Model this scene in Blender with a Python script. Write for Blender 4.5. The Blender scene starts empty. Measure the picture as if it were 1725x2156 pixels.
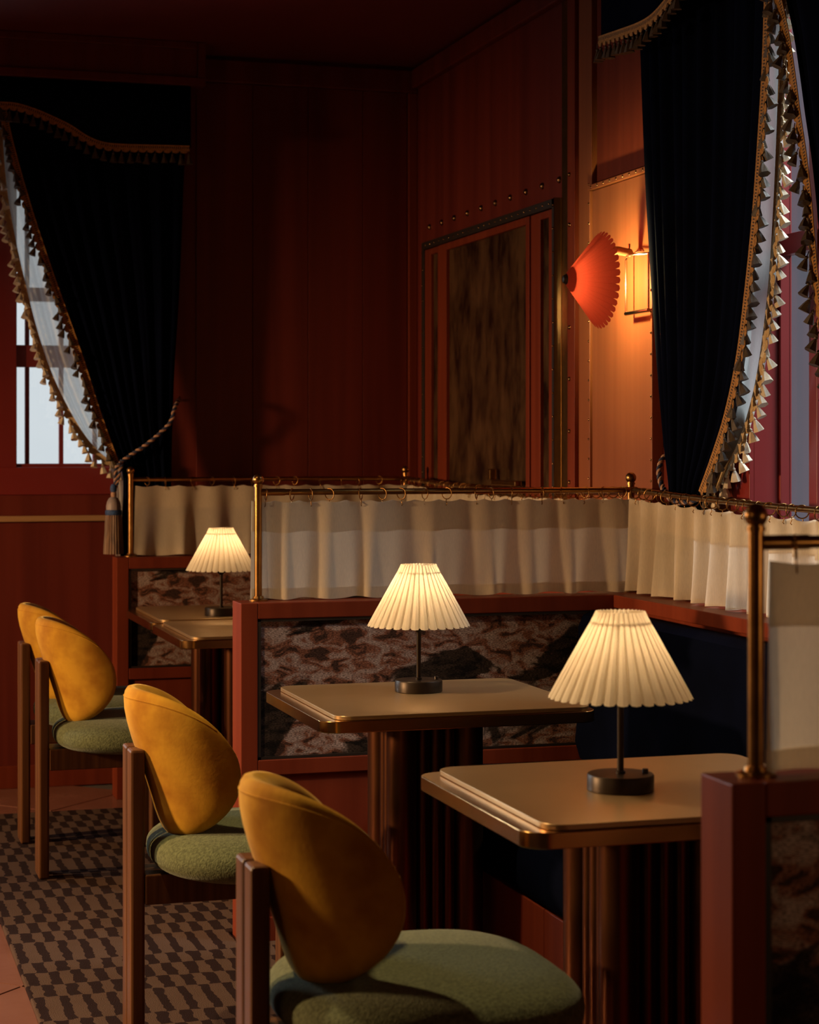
import bpy, math, random
from mathutils import Vector, Matrix

random.seed(7)
scene = bpy.context.scene
COL = scene.collection

# ------------------------------------------------------------------ camera
cam_d = bpy.data.cameras.new('camera')
cam = bpy.data.objects.new('camera', cam_d)
COL.objects.link(cam)
cam.location = (0, 0, 1.35)
cam.rotation_euler = (math.pi / 2, 0, -math.radians(16.86))
cam_d.sensor_fit = 'HORIZONTAL'
cam_d.sensor_width = 36.0
cam_d.lens = 4100 / 1725 * 36.0
cam_d.shift_y = -134 / 1725
cam_d.clip_start = 0.05
cam_d.dof.use_dof = True
cam_d.dof.focus_distance = 4.9
cam_d.dof.aperture_fstop = 8.0
scene.camera = cam

# ------------------------------------------------------------------ world, lights, exposure
world = bpy.data.worlds.new('overcast_sky')
scene.world = world
world.use_nodes = True
bg = world.node_tree.nodes['Background']
bg.inputs[0].default_value = (0.93, 0.97, 1.0, 1)
bg.inputs[1].default_value = 0.86

vs = scene.view_settings
vs.view_transform = 'Standard'
vs.look = 'None'
vs.exposure = 0.0
vs.gamma = 1.0
vs.use_curve_mapping = False
scene.cycles.max_bounces = 10
scene.cycles.diffuse_bounces = 5
scene.cycles.transparent_max_bounces = 16
scene.cycles.sample_clamp_indirect = 4.0
scene.cycles.caustics_reflective = False
scene.cycles.caustics_refractive = False


def light(name, kind, loc, power, color, size=0.1, rot=(0, 0, 0), size_y=None, spot=None, blend=0.6):
    d = bpy.data.lights.new(name, kind)
    d.energy = power
    d.color = color
    if kind == 'AREA':
        d.size = size
        if size_y:
            d.shape = 'RECTANGLE'
            d.size_y = size_y
    else:
        d.shadow_soft_size = size
    if kind == 'SPOT':
        d.spot_size = math.radians(spot)
        d.spot_blend = blend
    o = bpy.data.objects.new(name, d)
    COL.objects.link(o)
    o.location = loc
    o.rotation_euler = rot
    return o


def aim(o, target):
    o.rotation_euler = (Vector(target) - Vector(o.location)).to_track_quat('-Z', 'Y').to_euler()


WARM = (1.0, 0.60, 0.28)
# unseen lights added for assumed lamps on the aisle side, left of the picture
l = light('aisle_wall_lamp', 'SPOT', (-2.5, 4.9, 1.50), 600, WARM, 0.12, spot=72, blend=1.0)  # no fixture here, assumed from the warm divider ends
aim(l, (1.2, 4.2, 0.45))
l = light('aisle_wall_lamp', 'SPOT', (-2.4, 6.2, 1.50), 480, WARM, 0.12, spot=68, blend=1.0)  # second spot without a fixture, added to light the far booth
aim(l, (1.5, 6.9, 0.50))
# unseen warm light added on the camera's side to warm the nearest curtain
light('next_booth_lamp', 'POINT', (1.95, 1.25, 1.15), 5, WARM, 0.05)
light('aisle_wall_lamp', 'POINT', (-2.6, 0.6, 1.80), 16, WARM, 0.12)  # added frontal fill left of the camera, no lamp is built there
l = light('ceiling_downlight', 'SPOT', (-0.2, 4.1, 2.85), 170, (1.0, 0.70, 0.36), 0.06, spot=84)  # unseen overhead spot added to brighten the chair tops
aim(l, (0.6, 3.9, 0.7))
# daylight outside the assumed, unseen second window of the far wall
l = light('window_daylight', 'AREA', (-1.35, 8.25, 1.75), 170, (0.84, 0.95, 1.0), 1.1, size_y=1.5)
aim(l, (-0.6, 6.0, 1.2))
# added area light for skylight falling into the lane outside the right window
l = light('lane_daylight', 'AREA', (4.3, 3.3, 4.6), 520, (0.86, 0.94, 1.0), 1.6, size_y=1.6)
aim(l, (2.45, 4.4, 1.8))


# ------------------------------------------------------------------ materials
MATS = {}


def mat(name, color=(0.5, 0.5, 0.5), rough=0.6, metal=0.0, sheen=0.0, sheen_tint=(1, 1, 1),
        spec=0.5, grain=None, mottle=None, bump=None, coat=0.0):
    """grain = (second colour, scale xyz); mottle = (second colour, scale, contrast low, high)"""
    if name in MATS:
        return MATS[name]
    m = bpy.data.materials.new(name)
    m.use_nodes = True
    nt = m.node_tree
    p = nt.nodes['Principled BSDF']
    p.inputs['Base Color'].default_value = (*color, 1)
    p.inputs['Roughness'].default_value = rough
    p.inputs['Metallic'].default_value = metal
    p.inputs['Specular IOR Level'].default_value = spec
    p.inputs['Coat Weight'].default_value = coat
    p.inputs['Coat Roughness'].default_value = 0.2
    if sheen:
        p.inputs['Sheen Weight'].default_value = sheen
        p.inputs['Sheen Roughness'].default_value = 0.35
        p.inputs['Sheen Tint'].default_value = (*sheen_tint, 1)
    tc = nt.nodes.new('ShaderNodeTexCoord')
    if grain:
        mp = nt.nodes.new('ShaderNodeMapping')
        mp.inputs['Scale'].default_value = grain[1]
        nt.links.new(tc.outputs['Object'], mp.inputs['Vector'])
        n = nt.nodes.new('ShaderNodeTexNoise')
        n.inputs['Scale'].default_value = 1.0
        n.inputs['Detail'].default_value = 5
        n.inputs['Distortion'].default_value = 0.3
        nt.links.new(mp.outputs[0], n.inputs['Vector'])
        r = nt.nodes.new('ShaderNodeValToRGB')
        r.color_ramp.elements[0].position = 0.32
        r.color_ramp.elements[1].position = 0.68
        r.color_ramp.elements[0].color = (*grain[0], 1)
        r.color_ramp.elements[1].color = (*color, 1)
        nt.links.new(n.outputs['Fac'], r.inputs[0])
        nt.links.new(r.outputs[0], p.inputs['Base Color'])
    if mottle:
        n = nt.nodes.new('ShaderNodeTexNoise')
        n.inputs['Scale'].default_value = mottle[1]
        n.inputs['Detail'].default_value = 4
        nt.links.new(tc.outputs['Object'], n.inputs['Vector'])
        r = nt.nodes.new('ShaderNodeValToRGB')
        r.color_ramp.elements[0].position = mottle[2]
        r.color_ramp.elements[1].position = mottle[3]
        r.color_ramp.elements[0].color = (*mottle[0], 1)
        r.color_ramp.elements[1].color = (*color, 1)
        nt.links.new(n.outputs['Fac'], r.inputs[0])
        nt.links.new(r.outputs[0], p.inputs['Base Color'])
    if bump:
        n = nt.nodes.new('ShaderNodeTexNoise')
        n.inputs['Scale'].default_value = bump[0]
        n.inputs['Detail'].default_value = 3
        nt.links.new(tc.outputs['Object'], n.inputs['Vector'])
        b = nt.nodes.new('ShaderNodeBump')
        b.inputs['Strength'].default_value = bump[1]
        b.inputs['Distance'].default_value = bump[2] if len(bump) > 2 else 0.004
        nt.links.new(n.outputs['Fac'], b.inputs['Height'])
        nt.links.new(b.outputs[0], p.inputs['Normal'])
    MATS[name] = m
    return m


def cloth_mat(name, color, transl=0.5, transp=0.0, tcol=None, weave=600.0, wstr=0.12):
    m = bpy.data.materials.new(name)
    m.use_nodes = True
    nt = m.node_tree
    nt.nodes.remove(nt.nodes['Principled BSDF'])
    out = nt.nodes['Material Output']
    tc = nt.nodes.new('ShaderNodeTexCoord')
    n = nt.nodes.new('ShaderNodeTexNoise')
    n.inputs['Scale'].default_value = weave
    n.inputs['Detail'].default_value = 2
    mp = nt.nodes.new('ShaderNodeMapping')
    mp.inputs['Scale'].default_value = (1, 1, 0.12)
    nt.links.new(tc.outputs['Object'], mp.inputs[0])
    nt.links.new(mp.outputs[0], n.inputs['Vector'])
    mx = nt.nodes.new('ShaderNodeMix')
    mx.data_type = 'RGBA'
    mx.inputs[6].default_value = (*[c * (1 - wstr * 2) for c in color], 1)
    mx.inputs[7].default_value = (*color, 1)
    nt.links.new(n.outputs['Fac'], mx.inputs[0])
    d = nt.nodes.new('ShaderNodeBsdfDiffuse')
    t = nt.nodes.new('ShaderNodeBsdfTranslucent')
    nt.links.new(mx.outputs[2], d.inputs[0])
    if tcol:
        t.inputs[0].default_value = (*tcol, 1)
    else:
        nt.links.new(mx.outputs[2], t.inputs[0])
    ms = nt.nodes.new('ShaderNodeMixShader')
    ms.inputs[0].default_value = transl
    nt.links.new(d.outputs[0], ms.inputs[1])
    nt.links.new(t.outputs[0], ms.inputs[2])
    last = ms
    if transp:
        tr = nt.nodes.new('ShaderNodeBsdfTransparent')
        m2 = nt.nodes.new('ShaderNodeMixShader')
        m2.inputs[0].default_value = transp
        nt.links.new(ms.outputs[0], m2.inputs[1])
        nt.links.new(tr.outputs[0], m2.inputs[2])
        last = m2
    nt.links.new(last.outputs[0], out.inputs[0])
    MATS[name] = m
    return m


RED_WOOD = mat('red_stained_wood', (0.185, 0.033, 0.0135), 0.45, grain=((0.135, 0.022, 0.009), (22, 22, 0.9)), spec=0.15)
RED_WALL = mat('red_wall_veneer', (0.148, 0.022, 0.013), 0.45, grain=((0.100, 0.0135, 0.008), (16, 16, 0.5)), spec=0.3)
RED_PAINT = mat('red_gloss_paint', (0.20, 0.020, 0.018), 0.35, mottle=((0.17, 0.016, 0.015), 3, 0.3, 0.7))
CEIL = mat('dark_red_ceiling_paint', (0.150, 0.013, 0.010), 0.7, mottle=((0.125, 0.010, 0.008), 2, 0.3, 0.7))
CHERRY = mat('cherry_veneer', (0.250, 0.075, 0.027), 0.42, grain=((0.205, 0.058, 0.020), (30, 30, 0.7)), spec=0.3)
OCHRE = mat('ochre_velvet', (0.60, 0.325, 0.026), 0.82, sheen=0.35, sheen_tint=(1, 0.75, 0.3), spec=0.2,
            mottle=((0.38, 0.165, 0.010), 11, 0.36, 0.62), bump=(120, 0.15, 0.002))
MOSS = mat('moss_green_boucle', (0.132, 0.155, 0.070), 0.9, sheen=0.28, sheen_tint=(0.8, 0.9, 0.8),
           mottle=((0.066, 0.078, 0.032), 150, 0.35, 0.62), bump=(260, 0.6, 0.004))
DARKWOOD = mat('dark_walnut', (0.150, 0.062, 0.022), 0.42, spec=0.3, grain=((0.075, 0.027, 0.011), (60, 60, 2.5)))
NAVY = mat('navy_velvet', (0.0020, 0.0032, 0.0115), 0.95, spec=0.02,
           mottle=((0.0013, 0.002, 0.0065), 5, 0.35, 0.65))
BRASS = mat('aged_brass', (0.38, 0.195, 0.062), 0.30, metal=1.0, mottle=((0.27, 0.135, 0.042), 30, 0.3, 0.7))
BRASSTOP = mat('brushed_bronze_top', (0.60, 0.41, 0.215), 0.32, metal=0.8, mottle=((0.54, 0.365, 0.185), 6, 0.3, 0.7))
BRASSEDGE = mat('polished_brass_edge', (0.62, 0.34, 0.12), 0.22, metal=1.0, mottle=((0.56, 0.30, 0.10), 20, 0.3, 0.7))
BRONZE = mat('dark_bronze_column', (0.17, 0.06, 0.025), 0.30, metal=0.9, grain=((0.11, 0.038, 0.016), (25, 25, 0.4)))
BLACKMETAL = mat('black_bronze', (0.035, 0.022, 0.014), 0.38, metal=0.6, mottle=((0.025, 0.016, 0.010), 12, 0.3, 0.7))
CHROME = mat('polished_nickel', (0.75, 0.66, 0.52), 0.14, metal=1.0, mottle=((0.68, 0.6, 0.48), 15, 0.3, 0.7))
LEATHER = mat('tan_leather_wrap', (0.30, 0.16, 0.06), 0.5, mottle=((0.22, 0.11, 0.04), 40, 0.3, 0.7))
GOLD = mat('gold_braid', (0.50, 0.235, 0.050), 0.75, mottle=((0.28, 0.12, 0.022), 160, 0.35, 0.65), bump=(300, 0.8, 0.004))
DARKBRAID = mat('dark_braid', (0.05, 0.028, 0.018), 0.85, mottle=((0.03, 0.018, 0.012), 200, 0.35, 0.65))
TASSEL = mat('olive_brown_silk', (0.105, 0.066, 0.032), 0.55, grain=((0.035, 0.026, 0.020), (900, 900, 20)))
CREAMBRAID = mat('cream_braid', (0.66, 0.48, 0.27), 0.8, mottle=((0.55, 0.38, 0.20), 140, 0.35, 0.65), bump=(300, 0.8, 0.004))
CREAMTASSEL = mat('cream_silk', (0.74, 0.63, 0.47), 0.5, grain=((0.55, 0.44, 0.30), (900, 900, 20)))
STUD = mat('antique_stud', (0.30, 0.17, 0.08), 0.25, metal=1.0, mottle=((0.2, 0.11, 0.05), 90, 0.3, 0.7))
BLACKSTRIP = mat('blackened_strip', (0.020, 0.012, 0.009), 0.5, mottle=((0.014, 0.009, 0.007), 30, 0.3, 0.7))
TILE = mat('terracotta_tile', (0.25, 0.115, 0.088), 0.26, mottle=((0.20, 0.085, 0.062), 5, 0.35, 0.65), bump=(30, 0.1, 0.003))
GROUT = mat('grey_grout', (0.11, 0.09, 0.085), 0.9, mottle=((0.09, 0.075, 0.07), 40, 0.35, 0.65))
ROPEBLUE = mat('navy_rope', (0.020, 0.032, 0.10), 0.7, mottle=((0.012, 0.018, 0.05), 120, 0.35, 0.65))
ROPEPINK = mat('rose_rope', (0.52, 0.30, 0.20), 0.7, mottle=((0.40, 0.22, 0.14), 120, 0.35, 0.65))
BLUEBAND = mat('blue_braid_band', (0.03, 0.09, 0.26), 0.7, mottle=((0.015, 0.03, 0.10), 220, 0.4, 0.6))
SKIRT = mat('striped_silk_strands', (0.30, 0.165, 0.085), 0.6, grain=((0.06, 0.035, 0.035), (260, 260, 3)))
DADO = mat('bare_oak_rail', (0.42, 0.24, 0.11), 0.5, grain=((0.34, 0.18, 0.08), (3, 40, 40)))
PLASTER = mat('grey_rendered_facade', (0.165, 0.158, 0.19), 0.9, mottle=((0.145, 0.138, 0.168), 1.5, 0.3, 0.7))

LINEN = cloth_mat('ivory_linen', (0.92, 0.80, 0.64), 0.48, 0.03)
LINENHEM = cloth_mat('ivory_linen_hem', (0.88, 0.77, 0.60), 0.50)
SHEER = cloth_mat('white_voile', (0.86, 0.88, 0.84), 0.55, 0.30)
SHADE = cloth_mat('pleated_cream_paper', (0.86, 0.77, 0.62), 0.52, weave=300, wstr=0.03)
REDSHADE = cloth_mat('red_linen_shade', (0.36, 0.040, 0.023), 0.046, weave=900, wstr=0.16)


def tapestry():
    m = bpy.data.materials.new('verdure_tapestry')
    m.use_nodes = True
    nt = m.node_tree
    p = nt.nodes['Principled BSDF']
    p.inputs['Roughness'].default_value = 0.95
    p.inputs['Specular IOR Level'].default_value = 0.1
    tc = nt.nodes.new('ShaderNodeTexCoord')

    def noise(scale, sc, det=4, dist=0.0, off=(0, 0, 0)):
        mp = nt.nodes.new('ShaderNodeMapping')
        mp.inputs['Scale'].default_value = sc
        mp.inputs['Location'].default_value = off
        nt.links.new(tc.outputs['Object'], mp.inputs[0])
        n = nt.nodes.new('ShaderNodeTexNoise')
        n.inputs['Scale'].default_value = scale
        n.inputs['Detail'].default_value = det
        n.inputs['Distortion'].default_value = dist
        nt.links.new(mp.outputs[0], n.inputs['Vector'])
        return n

    def ramp(src, stops, interp='EASE'):
        r = nt.nodes.new('ShaderNodeValToRGB')
        r.color_ramp.interpolation = interp
        e = r.color_ramp.elements
        e[0].position, e[0].color = stops[0][0], (*stops[0][1], 1)
        e[1].position, e[1].color = stops[1][0], (*stops[1][1], 1)
        for pos, c in stops[2:]:
            x = e.new(pos)
            x.color = (*c, 1)
        nt.links.new(src, r.inputs[0])
        return r

    def mix(fac, a, b, blend='MIX'):
        x = nt.nodes.new('ShaderNodeMix')
        x.data_type = 'RGBA'
        x.blend_type = blend
        if isinstance(fac, float):
            x.inputs[0].default_value = fac
        else:
            nt.links.new(fac, x.inputs[0])
        nt.links.new(a, x.inputs[6])
        nt.links.new(b, x.inputs[7])
        return x.outputs[2]

    leaf = noise(24, (0.75, 1, 1.5), 4, 0.8, (3.1, 0, 0.4))
    base = ramp(leaf.outputs['Fac'], [(0.36, (0.07, 0.038, 0.030)), (0.46, (0.270, 0.115, 0.075)),
                                      (0.53, (0.370, 0.245, 0.215)), (0.62, (0.450, 0.345, 0.320))])
    big = noise(4.2, (0.9, 1, 1.2), 6, 0.6, (0.7, 0, 1.3))
    dark = ramp(big.outputs['Fac'], [(0.505, (0, 0, 0)), (0.535, (1, 1, 1))])
    blk = ramp(leaf.outputs['Fac'], [(0.35, (0.014, 0.011, 0.010)), (0.62, (0.055, 0.038, 0.030))])
    c = mix(dark.outputs[0], base.outputs[0], blk.outputs[0])
    th = noise(1.0, (160, 1, 620), 1)
    thr = ramp(th.outputs['Fac'], [(0.36, (0.36, 0.34, 0.34)), (0.64, (1.15, 1.12, 1.12))])
    c = mix(1.0, c, thr.outputs[0], 'MULTIPLY')
    nt.links.new(c, p.inputs['Base Color'])
    b = nt.nodes.new('ShaderNodeBump')
    b.inputs['Strength'].default_value = 0.5
    b.inputs['Distance'].default_value = 0.002
    nt.links.new(th.outputs['Fac'], b.inputs['Height'])
    nt.links.new(b.outputs[0], p.inputs['Normal'])
    return m


TAPESTRY = tapestry()


def mirror_mat():
    m = bpy.data.materials.new('antiqued_mirror')
    m.use_nodes = True
    nt = m.node_tree
    p = nt.nodes['Principled BSDF']
    tc = nt.nodes.new('ShaderNodeTexCoord')
    mp = nt.nodes.new('ShaderNodeMapping')
    mp.inputs['Scale'].default_value = (1, 1, 0.45)
    nt.links.new(tc.outputs['Object'], mp.inputs[0])
    n = nt.nodes.new('ShaderNodeTexNoise')
    n.inputs['Scale'].default_value = 9
    n.inputs['Detail'].default_value = 7
    n.inputs['Roughness'].default_value = 0.65
    nt.links.new(mp.outputs[0], n.inputs['Vector'])
    r = nt.nodes.new('ShaderNodeValToRGB')
    r.color_ramp.elements[0].position = 0.38
    r.color_ramp.elements[1].position = 0.62
    r.color_ramp.elements[0].color = (0.045, 0.022, 0.014, 1)
    r.color_ramp.elements[1].color = (0.30, 0.17, 0.085, 1)
    nt.links.new(n.outputs['Fac'], r.inputs[0])
    nt.links.new(r.outputs[0], p.inputs['Base Color'])
    p.inputs['Metallic'].default_value = 0.75
    p.inputs['Roughness'].default_value = 0.26
    return m


MIRROR = mirror_mat()


def glass_mat():
    m = bpy.data.materials.new('window_glass')
    m.use_nodes = True
    nt = m.node_tree
    nt.nodes.remove(nt.nodes['Principled BSDF'])
    tr = nt.nodes.new('ShaderNodeBsdfTransparent')
    gl = nt.nodes.new('ShaderNodeBsdfGlossy')
    gl.inputs['Roughness'].default_value = 0.02
    fr = nt.nodes.new('ShaderNodeLayerWeight')
    fr.inputs['Blend'].default_value = 0.5
    pw = nt.nodes.new('ShaderNodeMath')
    pw.operation = 'POWER'
    pw.inputs[1].default_value = 3.0
    nt.links.new(fr.outputs['Facing'], pw.inputs[0])
    ma = nt.nodes.new('ShaderNodeMath')
    ma.operation = 'MULTIPLY_ADD'
    ma.inputs[1].default_value = 0.55
    ma.inputs[2].default_value = 0.05
    nt.links.new(pw.outputs[0], ma.inputs[0])
    n = nt.nodes.new('ShaderNodeTexNoise')
    n.inputs['Scale'].default_value = 2.0
    mx = nt.nodes.new('ShaderNodeMix')
    mx.data_type = 'RGBA'
    mx.inputs[6].default_value = (0.90, 0.93, 0.95, 1)
    mx.inputs[7].default_value = (0.96, 0.98, 0.98, 1)
    nt.links.new(n.outputs['Fac'], mx.inputs[0])
    nt.links.new(mx.outputs[2], tr.inputs[0])
    ms = nt.nodes.new('ShaderNodeMixShader')
    nt.links.new(ma.outputs[0], ms.inputs[0])
    nt.links.new(tr.outputs[0], ms.inputs[1])
    nt.links.new(gl.outputs[0], ms.inputs[2])
    nt.links.new(ms.outputs[0], nt.nodes['Material Output'].inputs[0])
    return m


GLASS = glass_mat()


def rug_mat():
    m = bpy.data.materials.new('checked_wool_rug')
    m.use_nodes = True
    nt = m.node_tree
    p = nt.nodes['Principled BSDF']
    p.inputs['Roughness'].default_value = 0.95
    p.inputs['Specular IOR Level'].default_value = 0.15
    tc = nt.nodes.new('ShaderNodeTexCoord')
    wob = nt.nodes.new('ShaderNodeTexNoise')
    wob.inputs['Scale'].default_value = 26
    wob.inputs['Detail'].default_value = 2
    nt.links.new(tc.outputs['Object'], wob.inputs['Vector'])
    sub = nt.nodes.new('ShaderNodeVectorMath')
    sub.operation = 'SUBTRACT'
    sub.inputs[1].default_value = (0.5, 0.5, 0.5)
    nt.links.new(wob.outputs['Color'], sub.inputs[0])
    scl = nt.nodes.new('ShaderNodeVectorMath')
    scl.operation = 'MULTIPLY'
    scl.inputs[1].default_value = (0.022, 0.03, 0)
    nt.links.new(sub.outputs[0], scl.inputs[0])
    add = nt.nodes.new('ShaderNodeVectorMath')
    add.operation = 'ADD'
    nt.links.new(tc.outputs['Object'], add.inputs[0])
    nt.links.new(scl.outputs[0], add.inputs[1])
    sp = nt.nodes.new('ShaderNodeSeparateXYZ')
    nt.links.new(add.outputs[0], sp.inputs[0])

    def math_(op, a, b=None):
        x = nt.nodes.new('ShaderNodeMath')
        x.operation = op
        for i, v in enumerate((a, b)):
            if v is None:
                continue
            if isinstance(v, (int, float)):
                x.inputs[i].default_value = v
            else:
                nt.links.new(v, x.inputs[i])
        return x.outputs[0]

    per = 1.06
    yf = math_('FRACT', math_('DIVIDE', math_('ADD', sp.outputs['Y'], 20.0), per))
    rows = [0.11, 0.10, 0.20, 0.11, 0.12, 0.10, 0.21, 0.11]
    r = nt.nodes.new('ShaderNodeValToRGB')
    r.color_ramp.interpolation = 'CONSTANT'
    e = r.color_ramp.elements
    acc, k = 0.0, 0
    for h in rows:
        par = k % 2
        wd = 0.40 if h > 0.15 else 0.50
        pos = acc / sum(rows)
        if k == 0:
            el = e[0]
            el.position = 0
        elif k == 1:
            el = e[1]
            el.position = pos
        else:
            el = e.new(pos)
        el.color = (0.5 * par, wd, 0, 1)
        acc += h
        k += 1
    nt.links.new(yf, r.inputs[0])
    sc = nt.nodes.new('ShaderNodeSeparateColor')
    nt.links.new(r.outputs[0], sc.inputs[0])
    xf = math_('FRACT', math_('ADD', math_('DIVIDE', math_('ADD', sp.outputs['X'], 10.0), 0.058), sc.outputs[0]))
    dark = math_('LESS_THAN', xf, sc.outputs[1])
    n2 = nt.nodes.new('ShaderNodeTexNoise')
    n2.inputs['Scale'].default_value = 9
    n2.inputs['Detail'].default_value = 6
    nt.links.new(tc.outputs['Object'], n2.inputs['Vector'])
    la = nt.nodes.new('ShaderNodeMix')
    la.data_type = 'RGBA'
    la.inputs[6].default_value = (0.082, 0.046, 0.031, 1)
    la.inputs[7].default_value = (0.108, 0.068, 0.052, 1)
    nt.links.new(n2.outputs['Fac'], la.inputs[0])
    da = nt.nodes.new('ShaderNodeMix')
    da.data_type = 'RGBA'
    da.inputs[6].default_value = (0.014, 0.005, 0.004, 1)
    da.inputs[7].default_value = (0.024, 0.010, 0.009, 1)
    nt.links.new(n2.outputs['Fac'], da.inputs[0])
    mx = nt.nodes.new('ShaderNodeMix')
    mx.data_type = 'RGBA'
    nt.links.new(dark, mx.inputs[0])
    nt.links.new(la.outputs[2], mx.inputs[6])
    nt.links.new(da.outputs[2], mx.inputs[7])
    nt.links.new(mx.outputs[2], p.inputs['Base Color'])
    n3 = nt.nodes.new('ShaderNodeTexNoise')
    n3.inputs['Scale'].default_value = 350
    nt.links.new(tc.outputs['Object'], n3.inputs['Vector'])
    b = nt.nodes.new('ShaderNodeBump')
    b.inputs['Strength'].default_value = 0.6
    b.inputs['Distance'].default_value = 0.004
    nt.links.new(n3.outputs['Fac'], b.inputs['Height'])
    nt.links.new(b.outputs[0], p.inputs['Normal'])
    return m


RUG = rug_mat()


# ------------------------------------------------------------------ mesh helpers
class MB:
    def __init__(self):
        self.v, self.f, self.m = [], [], []

    def add(self, verts, faces, mi=0):
        o = len(self.v)
        self.v += [tuple(p) for p in verts]
        self.f += [tuple(i + o for i in q) for q in faces]
        self.m += [mi] * len(faces)
        return self

    def box(self, x0, x1, y0, y1, z0, z1, mi=0):
        return self.add([(x0, y0, z0), (x1, y0, z0), (x1, y1, z0), (x0, y1, z0),
                         (x0, y0, z1), (x1, y0, z1), (x1, y1, z1), (x0, y1, z1)],
                        [(0, 3, 2, 1), (4, 5, 6, 7), (0, 1, 5, 4), (1, 2, 6, 5), (2, 3, 7, 6), (3, 0, 4, 7)], mi)

    def lathe(self, prof, n=24, c=(0, 0, 0), mi=0, caps=True, wob=None):
        o = []
        for j, (r, z) in enumerate(prof):
            for i in range(n):
                a = 2 * math.pi * i / n
                rr = r + (wob(i, j) if wob else 0)
                o.append((c[0] + rr * math.cos(a), c[1] + rr * math.sin(a), c[2] + z))
        f = []
        for j in range(len(prof) - 1):
            for i in range(n):
                a, b = j * n + i, j * n + (i + 1) % n
                f.append((a, b, b + n, a + n))
        if caps:
            f.append(tuple(reversed(range(n))))
            f.append(tuple(range((len(prof) - 1) * n, len(prof) * n)))
        return self.add(o, f, mi)

    def tube(self, path, r, n=8, mi=0, caps=True):
        pts = [Vector(p) for p in path]
        o, f = [], []
        prev = None
        for k, p in enumerate(pts):
            t = (pts[min(k + 1, len(pts) - 1)] - pts[max(k - 1, 0)]).normalized()
            if prev is None:
                up = Vector((0, 0, 1)) if abs(t.z) < 0.9 else Vector((1, 0, 0))
                s = t.cross(up).normalized()
            else:
                s = (prev - t * prev.dot(t)).normalized()
            prev = s
            u = s.cross(t)
            rr = r[k] if isinstance(r, (list, tuple)) else r
            for i in range(n):
                a = 2 * math.pi * i / n
                o.append(tuple(p + s * (rr * math.cos(a)) + u * (rr * math.sin(a))))
        for k in range(len(pts) - 1):
            for i in range(n):
                a, b = k * n + i, k * n + (i + 1) % n
                f.append((a, a + n, b + n, b))
        if caps:
            f.append(tuple(range(n)))
            f.append(tuple(reversed(range((len(pts) - 1) * n, len(pts) * n))))
        return self.add(o, f, mi)

    def torus(self, R, r, c=(0, 0, 0), n=18, k=6, mi=0):
        o, f = [], []
        for i in range(n):
            a = 2 * math.pi * i / n
            for j in range(k):
                b = 2 * math.pi * j / k
                q = R + r * math.cos(b)
                o.append((c[0] + q * math.cos(a), c[1] + r * math.sin(b), c[2] + q * math.sin(a)))
        for i in range(n):
            for j in range(k):
                f.append((i * k + j, i * k + (j + 1) % k, ((i + 1) % n) * k + (j + 1) % k, ((i + 1) % n) * k + j))
        return self.add(o, f, mi)

    def grid(self, pts, mi=0, close_u=False):
        """pts[v][u]"""
        nv, nu = len(pts), len(pts[0])
        o = [p for row in pts for p in row]
        f = []
        for j in range(nv - 1):
            for i in range(nu if close_u else nu - 1):
                a, b = j * nu + i, j * nu + (i + 1) % nu
                f.append((a, b, b + nu, a + nu))
        return self.add(o, f, mi)


def mesh(name, mb, mats, smooth=False):
    me = bpy.data.meshes.new(name)
    me.from_pydata(mb.v, [], mb.f)
    for m in (mats if isinstance(mats, (list, tuple)) else [mats]):
        me.materials.append(m)
    if any(mb.m):
        me.polygons.foreach_set('material_index', mb.m)
    if smooth:
        me.polygons.foreach_set('use_smooth', [True] * len(me.polygons))
    me.update()
    return me


ORG = {}


def build(name, mb, mats, parent=None, smooth=False, bevel=0.0, label=None, sharp=40):
    """link one mesh object; vertices are in world coordinates (relative to the root for copies)"""
    off = ORG.get(parent, Vector((0, 0, 0))) if parent else Vector((0, 0, 0))
    if parent and off.length > 0:
        mb.v = [(p[0] - off.x, p[1] - off.y, p[2] - off.z) for p in mb.v]
    me = mesh(name, mb, mats, smooth)
    o = bpy.data.objects.new(name, me)
    COL.objects.link(o)
    if parent:
        o.parent = parent
        ORG[o] = off
    if bevel:
        b = o.modifiers.new('bevel', 'BEVEL')
        b.width = bevel
        b.segments = 2
        b.limit_method = 'ANGLE'
        b.angle_limit = math.radians(50)
    if smooth and sharp:
        me.set_sharp_from_angle(angle=math.radians(sharp))
    if label:
        o['label'] = label
    return o


def thing(name, label, cat, loc=(0, 0, 0), group=None):
    o = bpy.data.objects.new(name, None)
    o.empty_display_size = 0.05
    COL.objects.link(o)
    o.location = loc
    ORG[o] = Vector(loc)
    o['label'] = label
    o['category'] = cat
    if group:
        o['group'] = group
    return o


def tag(o, label, cat, group=None):
    o['label'] = label
    o['category'] = cat
    if group:
        o['group'] = group
    return o


def struct(o, label=None):
    o['kind'] = 'structure'
    if label:
        o['label'] = label
    return o


def put(name, me, parent, pos, rot=(0, 0, 0), scale=1.0):
    """a piece that shares mesh data, at a world position"""
    o = bpy.data.objects.new(name, me)
    COL.objects.link(o)
    off = ORG.get(parent, Vector((0, 0, 0)))
    o.parent = parent
    o.location = Vector(pos) - off
    o.rotation_euler = rot
    if scale != 1.0:
        o.scale = (scale, scale, scale)
    return o


def copy_tree(o, parent=None):
    c = o.copy()
    COL.objects.link(c)
    if parent:
        c.parent = parent
    for ch in [x for x in bpy.data.objects if x.parent == o]:
        copy_tree(ch, c)
    return c


# ------------------------------------------------------------------ room shell
XL, XR, YN, YF, ZC = -3.4, 2.41, -2.6, 7.86, 2.955

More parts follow.
